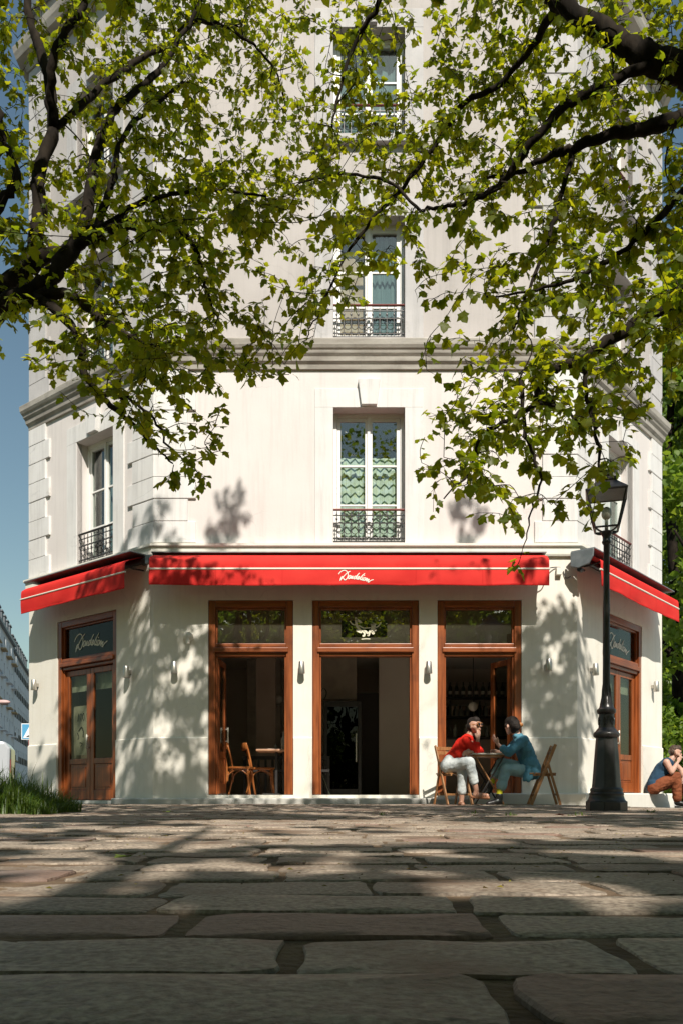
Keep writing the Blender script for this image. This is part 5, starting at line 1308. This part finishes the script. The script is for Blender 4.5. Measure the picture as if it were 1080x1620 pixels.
# the rest of the two crowns, above and beside the picture
for T, c, rad, n in ((left,(-2.4,5.0,7.8),(3.0,3.3,2.8),1300),(right,(3.6,4.7,7.7),(3.0,3.3,2.7),1300),(left,(-.35,6.0,11.6),(.46,.35,.5),34),(right,(3.2,6.0,11.7),(.42,.35,.45),28),(left,(-1.75,6.0,10.8),(.8,.5,1.3),130),(left,(-1.0,1.6,6.3),(2.4,2.4,1.5),800),(right,(1.6,1.4,6.3),(2.6,2.4,1.5),800)):  # lobes over the camera added to block sky and darken the foreground
    k = 0
    for _ in range(20000):
        if k >= n*.55: break
        v = np.array([tr_r.gauss(0,1) for _ in range(3)]); v = v/np.linalg.norm(v)*tr_r.random()**(.4)
        p = np.array(c) + v*np.array(rad)
        if inframe(p) or p[2] < 3.4: continue
        if tr_r.random() > wanted(p): continue
        T.spray(p, tr_r, tr_r.randint(9,13), (.10 if shadow_of(p)[0] == 'wall' else .125) if c[2] < 10 else .082); k += 1
left.finish(); right.finish()

# ------------------------------------------------------------------ trees behind the camera (their shade and reflections are in the picture), with added side trees and hedge
def cards(n, fn, size, r):
    pos = np.array([fn() for _ in range(n)]); d = r.normal(size=(n,3)); u = r.normal(size=(n,3))+np.array([0,-.2,1.0]); return pos, frames(d,u), size*r.uniform(.6,1.3,n)
CB = (np.array([(0,0,0),(.45,.5,-.08),(0,1,-.1),(-.45,.5,-.08),(.3,.1,0),(-.3,.15,0)]), np.array([(0,4,1),(0,1,2),(0,2,3),(0,3,5)]))
def crownpts(c, rad, r):
    lobes = [(np.array(c)+r.normal(size=3)*np.array(rad)*.55, r.uniform(.35,.6)) for _ in range(16)]
    def f():
        l, q = lobes[r.randint(len(lobes))]; v = r.normal(size=3); v /= np.linalg.norm(v); return l + v*np.array(rad)*q*r.uniform(.4,1)**.5
    return f
rr = np.random.RandomState(5); allp = []; allR = []; alls = []; tk = MB()
for (x,y,h,cr,czr,n) in ((-4.5,-5.5,6.6,2.6,2.0,3600),(.2,-4.0,6.0,3.4,1.8,8000),(4.6,-5.0,6.6,2.6,2.0,3600),(-9,-13,10,3.6,4,3800),(-2.8,-14,10.5,3.6,4.4,3800),(3.6,-13.5,10.5,3.6,4.4,3800),(9.5,-13,10,3.6,4,3800),(-7.6,.6,5.6,2.6,2.2,5000),(8.2,.2,5.6,2.6,2.2,5000),(-9.4,4.6,6.2,2.8,3.2,6000),(9.8,5.4,6.2,2.8,3.2,6000),(-10.5,10.5,6.4,2.8,3.2,6000),(-15,-22,14,4.2,5.5,3600),(-7.5,-21,15,4.2,5.8,4200),(-.5,-22,15.5,4.2,6,4200),(6.5,-21,15,4.2,5.8,4200),(14,-22,14,4.2,5.5,3600),(-12,-5,7,3,4,5000),(12,-5,7,3,4,5000),(-15,-14.25,2.2,2.6,1.7,2600),(-10,-15,2.2,2.6,1.7,2600),(-5,-15.75,2.2,2.6,1.7,2600),(0,-16.5,2.2,2.6,1.7,2600),(5,-15.75,2.2,2.6,1.7,2600),(10,-15,2.2,2.6,1.7,2600),(15,-14.25,2.2,2.6,1.7,2600),(-14,-17,11,4,4.5,2500),(15,-17,11,4,4.5,2500)):  # the ones at either side of the camera added to block sky light
    p_, R_, s_ = cards(n, crownpts((x,y,h),(cr,cr,czr),rr), .24, rr)
    if True:
        kp = np.array([tr_r.random() < wanted(p) for p in p_]); p_, R_, s_ = p_[kp], R_[kp], s_[kp]
    allp.append(p_); allR.append(R_); alls.append(s_)
    if h < 3: continue
    tk.tube([(x,y,-.1),(x+.1,y,h*.4),(x-.1,y+.1,h)], [.24,.19,.08], 8)
    for q in range(5):
        a = q*1.26+x; tk.tube([(x,y,h*.4),(x+cr*.4*math.cos(a),y+cr*.4*math.sin(a),h*.75),(x+cr*.75*math.cos(a),y+cr*.75*math.sin(a),h+czr*.3)], [.1,.06,.02], 6)
for (x,y,z,w_,n_) in ((-1.6,-1.35,.7,1.3,1500),(0,-1.3,.7,1.3,1500),(1.6,-1.35,.7,1.3,1500),(-3.3,.1,.8,1.0,1500),(3.4,.1,.8,1.0,1500),(-3.9,1.9,.8,.9,1200),(3.9,1.9,.8,.9,1200)):  # unseen hedge added round the camera to darken the near paving
    p_, R_, s_ = cards(n_, crownpts((x,y,z),(w_*.7,.45,.62),rr), .13, rr); p_[:,2] = np.maximum(p_[:,2], -.02); kp = p_[:,1] < (-.35 if abs(x) < 2 else 9); allp.append(p_[kp]); allR.append(R_[kp]); alls.append(s_[kp])
bt = link('tree_belt', leaves_mesh('tree_belt', np.concatenate(allp), np.concatenate(allR), np.concatenate(alls), M['leaffar'], CB)); tag(bt, 'leafy trees across the square, seen only as shade and reflections, plus side trees and hedge added to block sky light', kind='stuff')
tag(tk.build('tree_belt_trunks', M['bark'], bt, smooth=True), kind='stuff')
# ------------------------------------------------------------------ park trees on the right, behind the cafe
rg = np.random.RandomState(11)
def park_tree(x, y, h, cr, n, label, narrow=False):
    t = thing('park_tree', label, 'tree', (x,y,-.1), 0, 'park trees behind the cafe on the right')
    tk = MB().tube(smoothline([(0,0,0),(.15,0,h*.25),(-.1,.1,h*.6),(.1,0,h*.95)],4), [.26-.2*i/12 for i in range(13)], 9); tk.build('trunk', M['bark'], t, smooth=True)
    for q in range(7):
        a = q*2.4; z0 = h*(.16+.1*q); MB().tube(smoothline([(0,0,z0),(cr*.4*math.cos(a),cr*.4*math.sin(a),z0+h*.09),(cr*.8*math.cos(a),cr*.8*math.sin(a),z0+h*.2)],4), [.09-.008*i for i in range(9)], 6).build('limb', M['bark'], t, smooth=True)
    lob = [(np.array([rg.normal()*cr*.42, rg.normal()*cr*.42, h*rg.uniform(.08,.98)]), rg.uniform(.28,.5)*cr) for _ in range(34)]
    def f():
        l, q = lob[rg.randint(len(lob))]; v = rg.normal(size=3); v /= np.linalg.norm(v); return l + v*q*rg.uniform(.3,1)**.5
    p_, R_, s_ = cards(n, f, .20, rg)
    o = link('crown', leaves_mesh('crown', p_, R_, s_, M['leaffar'], CB), t); tag(o, kind='stuff')
park_tree(9.9, 25.5, 16.5, 2.2, 15000, 'tall leafy park tree nearest the right wall of the cafe')
park_tree(12.3, 31.0, 18.0, 2.8, 13000, 'tallest park tree, at the right edge behind the nearer one')
park_tree(9.6, 21.5, 9.0, 1.7, 9000, 'park tree cut off by the right edge of the picture')
park_tree(14.8, 38.0, 19.0, 3.2, 10000, 'farther park tree filling the gap beside the cafe corner')
def bush(x, y, w, h, n, label):
    lob = [(np.array([x+rg.uniform(-w,w), y+rg.uniform(-.8,.8), rg.uniform(.1,h*.8)]), rg.uniform(.35,.7)) for _ in range(20)]
    def f():
        l, q = lob[rg.randint(len(lob))]; v = rg.normal(size=3); v /= np.linalg.norm(v); p = l+v*q*rg.uniform(.3,1)**.5; p[2] = max(p[2], -.05); return p
    t = thing('bush', label, 'bush', (x,y,-.1)); p_, R_, s_ = cards(n, f, .13, rg)
    o = link('foliage', leaves_mesh('foliage', p_-np.array([x,y,-.1]), R_, s_, M['leaffar'], CB), t)
    for q in range(5): MB().tube([(q*.1-.2,0,0),(q*.3-.6,.1,h*.7)], [.03,.01], 5).build('stem', M['bark'], t)
bush(9.6, 21.5, 2.2, 2.6, 7000, 'dense green bush behind the smoking person')
bush(14.0, 23.0, 2.6, 3.0, 5000, 'dense green bush at the right edge')

# ------------------------------------------------------------------ street on the left
M['facA'] = mat('grey_facade', (.74,.76,.77), (.80,.81,.82), rough=.9, scale=.4)
M['facB'] = mat('pale_facade', (.70,.72,.72), (.78,.79,.79), rough=.9, scale=.4)
M['farglass'] = mat('far_window', (.16,.19,.22), (.26,.30,.34), rough=.15, scale=.5, spec=.7)  # bright sky reflection put into the pale blue-grey base colour
M['ochre'] = mat('ochre_chimney', (.46,.33,.17), (.52,.40,.24), rough=.9, scale=1)
M['slate'] = mat('slate_roof', (.10,.115,.13), (.15,.165,.18), rough=.6, scale=1)
dS = Vector((-.27,.963)).normalized(); aS = math.atan2(dS.y, dS.x)
def far_building(s0, L_, h, label, m, storeys, bays, balc, chim=2):
    o_ = Vector((-35.2,88)) + dS*s0
    t = thing('apartment_building', label, 'building', (o_.x,o_.y,-.1), aS, 'apartment buildings along the street on the left')
    # local x along street (away), local -y faces the street
    holes = []; sh_ = (h-1.2)/storeys; bw = L_/bays
    for i in range(storeys):
        for j in range(bays):
            holes.append((bw*(j+.5)-.45, bw*(j+.5)+.45, 1.0+i*sh_+.5, 1.0+i*sh_+sh_*.78))
    w = wall_mb(0, L_, 0, h, holes, 0, .4); w.box(.001, L_-.001, .41, 12, 0, h-.01); w.add([(0,0,0),(0,0,h),(0,12,h),(0,12,0)],[(0,1,2,3)])
    w.build('wall', m, t)
    for a,b_,c_,d_ in holes:
        wi = MB().box(a,a+.08,.2,.28,c_,d_).box(b_-.08,b_,.2,.28,c_,d_).box((a+b_)/2-.05,(a+b_)/2+.05,.2,.28,c_,d_).build('window', M['winwhite'], t)
        MB().box(a,b_,.3,.31,c_,d_).build('pane', M['farglass'], wi)
    for i in range(1, storeys):
        z = 1.0+i*sh_+.35
        if balc == 1:
            for j in range(bays):
                if j % 2 == 0: continue
                x = bw*(j+.5); b_ = MB().box(x-1.2,x+1.2,-.55,0,z,z+.12).build('balcony', M['ochre'] if i % 2 else m, t)
                MB().box(x-1.2,x+1.2,-.55,-.51,z+.121,z+.95).build('balustrade', M['facB'], b_)
        elif balc == 2:
            for j in range(bays):
                x = bw*(j+.5); b_ = MB()
                for q in range(7): b_.box(x-.6+q*.2-.02,x-.6+q*.2+.02,-.1,-.06,z+.15,z+.95)
                b_.box(x-.62,x+.62,-.11,-.05,z+.951,z+1.0); b_.build('window_guard', M['dark'], t)
    MB().box(-.1,L_-.02,-.35,.0,h-.25,h+.05).build('eaves', M['zinc'], t)
    rf = MB().add([(0,-.1,h+.06),(L_,-.1,h+.06),(L_,4,h+3.0),(0,4,h+3.0),(0,12,h+.06),(L_,12,h+.06)], [(0,1,2,3),(3,2,5,4),(0,3,4),(1,5,2)]).build('roof', M['slate'], t)
    for k in range(chim):
        x = L_*(k+.35)/chim; MB().box(x-.7,x+.7,1.2,2.2,h,h+3.2).box(x-.8,x+.8,1.1,2.3,h+3.201,h+3.45).build('chimney', M['ochre'], rf)
    for k in range(bays):
        x = bw*(k+.5); MB().box(x-.7,x+.7,.2,2.2,h+.2,h+1.9).box(x-.8,x+.8,.1,2.3,h+1.9,h+2.05).build('dormer', M['slate'], rf)
far_building(-13, 28, 18.2, 'nearest grey apartment block with balconies at the far left edge', M['facA'], 6, 10, 1, 2)
far_building(15.3, 22, 17.6, 'second pale apartment block with small window guards down the street', M['facB'], 6, 9, 2, 1)
far_building(37.6, 26, 16.6, 'farthest apartment block of the street beside the cafe wall', M['facA'], 5, 10, 2, 2)
# speed-hump sign
M['signblue'] = mat('sign_blue', (.08,.33,.55), rough=.5); M['signwhite'] = mat('sign_white', (.85,.87,.88), rough=.5); M['postred'] = mat('post_red', (.22,.05,.045), rough=.5)
sp0 = px(46,1258,28.5)
sg = thing('road_sign', 'square blue road sign with white triangle on a dark red post', 'sign', (sp0.x,28.5,-.1), R(4))
MB().tube([(0,.03,0),(0,.03,2.62)], .035, 8).build('post', M['postred'], sg, smooth=True)
MB().tube([(0,.03,1.62),(0,.03,1.78)], .038, 8).build('post_band', M['signwhite'], sg)
MB().box(-.25,.25,-.012,.0,2.08,2.62).build('plate', M['signwhite'], sg, bevel=.008)
MB().box(-.225,.225,-.016,-.0125,2.105,2.595).build('blue_field', M['signblue'], sg)
MB().prism([(-.19,2.14),(.19,2.14),(0,2.50)], -.021, -.0165).build('triangle', M['signwhite'], sg)
MB().prism([(-.10,2.17),(.10,2.17),(.06,2.20),(.02,2.225),(-.02,2.225),(-.06,2.20)], -.025, -.0215).build('hump_symbol', M['dark'], sg)
# white van at the left edge
M['vanshaded'] = mat('shaded_white_paint', (.45,.47,.49), (.48,.50,.52), rough=.25, scale=1, coat=.6)  # white paint greyed in its colour to stand in for street shade
vn = thing('parked_van', 'white van cut off by the left edge above the grass', 'van', (-14.25,30.5,-.1), R(196))
side = [(-2.35,.35),(2.3,.35),(2.42,.6),(2.38,1.0),(1.75,1.22),(1.2,1.95),(.9,2.12),(-2.2,2.14),(-2.38,1.9)]
m_ = MB().prism(side, -.92, .92); m_.build('body', M['vanshaded'], vn, bevel=.09)
wins = [[(1.62,1.22),(1.16,1.84),(.72,1.9),(.72,1.22)],[(.62,1.22),(.62,1.9),(-.6,1.9),(-.6,1.22)],[(-.7,1.22),(-.7,1.9),(-2.0,1.88),(-2.0,1.22)]]
for s_ in (-1,1):
    for w in wins: MB().prism(w, s_*.925-.004, s_*.925+.004).build('side_window', M['lens'], vn)
    for x in (-1.5,1.45):
        wh = MB().lathe([(.20,-.11),(.33,-.11),(.345,-.06),(.345,.06),(.33,.11),(.20,.11)],20); wh.rot_all(Matrix.Translation((x,s_*.82,.345)) @ Matrix.Rotation(R(90),4,'X')); w_ = wh.build('wheel', M['boot'], vn, smooth=40)
        rm = MB().lathe([(.02,-.115),(.2,-.112),(.2,.112),(.02,.115)],16); rm.rot_all(Matrix.Translation((x,s_*.822,.345)) @ Matrix.Rotation(R(90),4,'X')); rm.build('rim', M['steel'], w_, smooth=40)
    MB().ball((2.32,s_*.66,.82),.13,10,8,(.5,1.1,.7)).build('headlight', M['clear'], vn, smooth=True); MB().box(-2.4,-2.36,s_*.8-.06,s_*.8+.06,1.0,1.5).build('tail_light', M['rail'], vn)
MB().add([(1.765,-.8,1.235),(1.765,.8,1.235),(1.215,.76,1.955),(1.215,-.76,1.955)],[(0,1,2,3)]).build('windscreen', M['lens'], vn)
MB().box(-2.395,-2.37,-.75,.75,1.25,1.85).build('rear_window', M['lens'], vn); MB().box(2.3,2.47,-.9,.9,.35,.62).build('bumper', M['dark'], vn, bevel=.03)
# street luminaire
la = px(-6,1112,45); st = thing('street_light', 'pinkish street light head on a long arm at the left edge', 'street light', (la.x-1.6,45,-.1))
MB().tube([(0,0,0),(0,0,4.6),(.3,0,5.05),(1.6,0,5.15)], [.09,.07,.05,.04], 8).build('pole', M['zinc'], st, smooth=True)
M['pinkish'] = mat('pinkish_cover', (.55,.36,.33), rough=.5)
MB().ball((1.95,0,5.12), .4, 14, 8, (1,.45,.32)).build('lamp_head', M['pinkish'], st, smooth=True)

# ------------------------------------------------------------------ grass at the left edge
def blades(name, fn, n, hmin, hmax, label, seed, lean=.5):
    r = np.random.RandomState(seed); V = []; F = []; b = 0
    for _ in range(n):
        x, y, sc = fn(r); h = r.uniform(hmin,hmax)*sc; a = r.uniform(0,2*math.pi); ln = r.uniform(.1,lean)*h*1.2; w = r.uniform(.003,.0065); z = zg(x,y)-.01
        dx, dy = math.cos(a), math.sin(a); wx, wy = -dy*w, dx*w
        for t, ww in ((0,1),(.4,.85),(.75,.55)):
            q = ln*t*t; zz = z+h*(t-.28*t*t*(ln/h))
            V += [(x+dx*q+wx*ww,y+dy*q+wy*ww,zz),(x+dx*q-wx*ww,y+dy*q-wy*ww,zz)]
        V.append((x+dx*ln*1.15,y+dy*ln*1.15,z+h*(1-.45*ln/h)))
        F += [(b,b+1,b+3),(b,b+3,b+2),(b+2,b+3,b+5),(b+2,b+5,b+4),(b+4,b+5,b+6)]; b += 7
    o = link(name, mesh_from_np(name, np.array(V), np.array(F), M['grass'])); tag(o, label, kind='stuff'); return o
def gfn(r):
    y = r.uniform(7.45,8.7); x = -2.56 - abs(r.normal())*.62 - (y-7.45)*.05
    return x, y, min(1.0, .18+max(0,-2.5-x)*1.25)*r.uniform(.7,1.1)
blades('grass_tuft', gfn, 4200, .25, .58, 'shaggy grass clump growing at the left edge of the paving', 4, .8)
blades('weeds', lambda r: ((lambda c: (c[0]+r.normal()*.03, c[1]+r.normal()*.04, 1))(((2.0,7.1),(1.35,6.9),(2.62,6.4),(2.75,6.6),(.35,7.4),(3.0,8.3),(1.2,7.8))[r.randint(7)])), 170, .015, .06, 'tiny weeds sprouting between the paving stones', 9, .9)
# a few fallen leaves big enough to tell apart
fl = [(2.06,10.9,.055,'pale green leaf lying in front of the seated couple'),(1.62,6.4,.05,'orange fallen leaf on the paving left of the weeds'),(-.55,2.15,.030,'yellow-green leaf in the joint left of centre'),(-1.55,7.6,.05,'small yellow leaf on the paving near the grass'),(1.72,6.42,.035,'small green leaf beside the orange fallen leaf')]
M['orangeleaf'] = mat('orange_leaf', (.55,.13,.03), rough=.7); M['limeleaf'] = mat('lime_leaf', (.38,.50,.04), rough=.7)
for i, (x,y,s_,lb) in enumerate(fl):
    v = LV.copy(); v[:,1] -= .45; v[:,2] = .15+.25*np.abs(v[:,0]); mb = MB().add((v*s_*1.6).tolist(), LF.tolist())
    o = mb.build('fallen_leaf', M['orangeleaf'] if i == 1 else M['limeleaf'], None, (x,y,zg(x,y)+.006), i*1.3); tag(o, lb, 'leaf', 'fallen leaves on the paving')
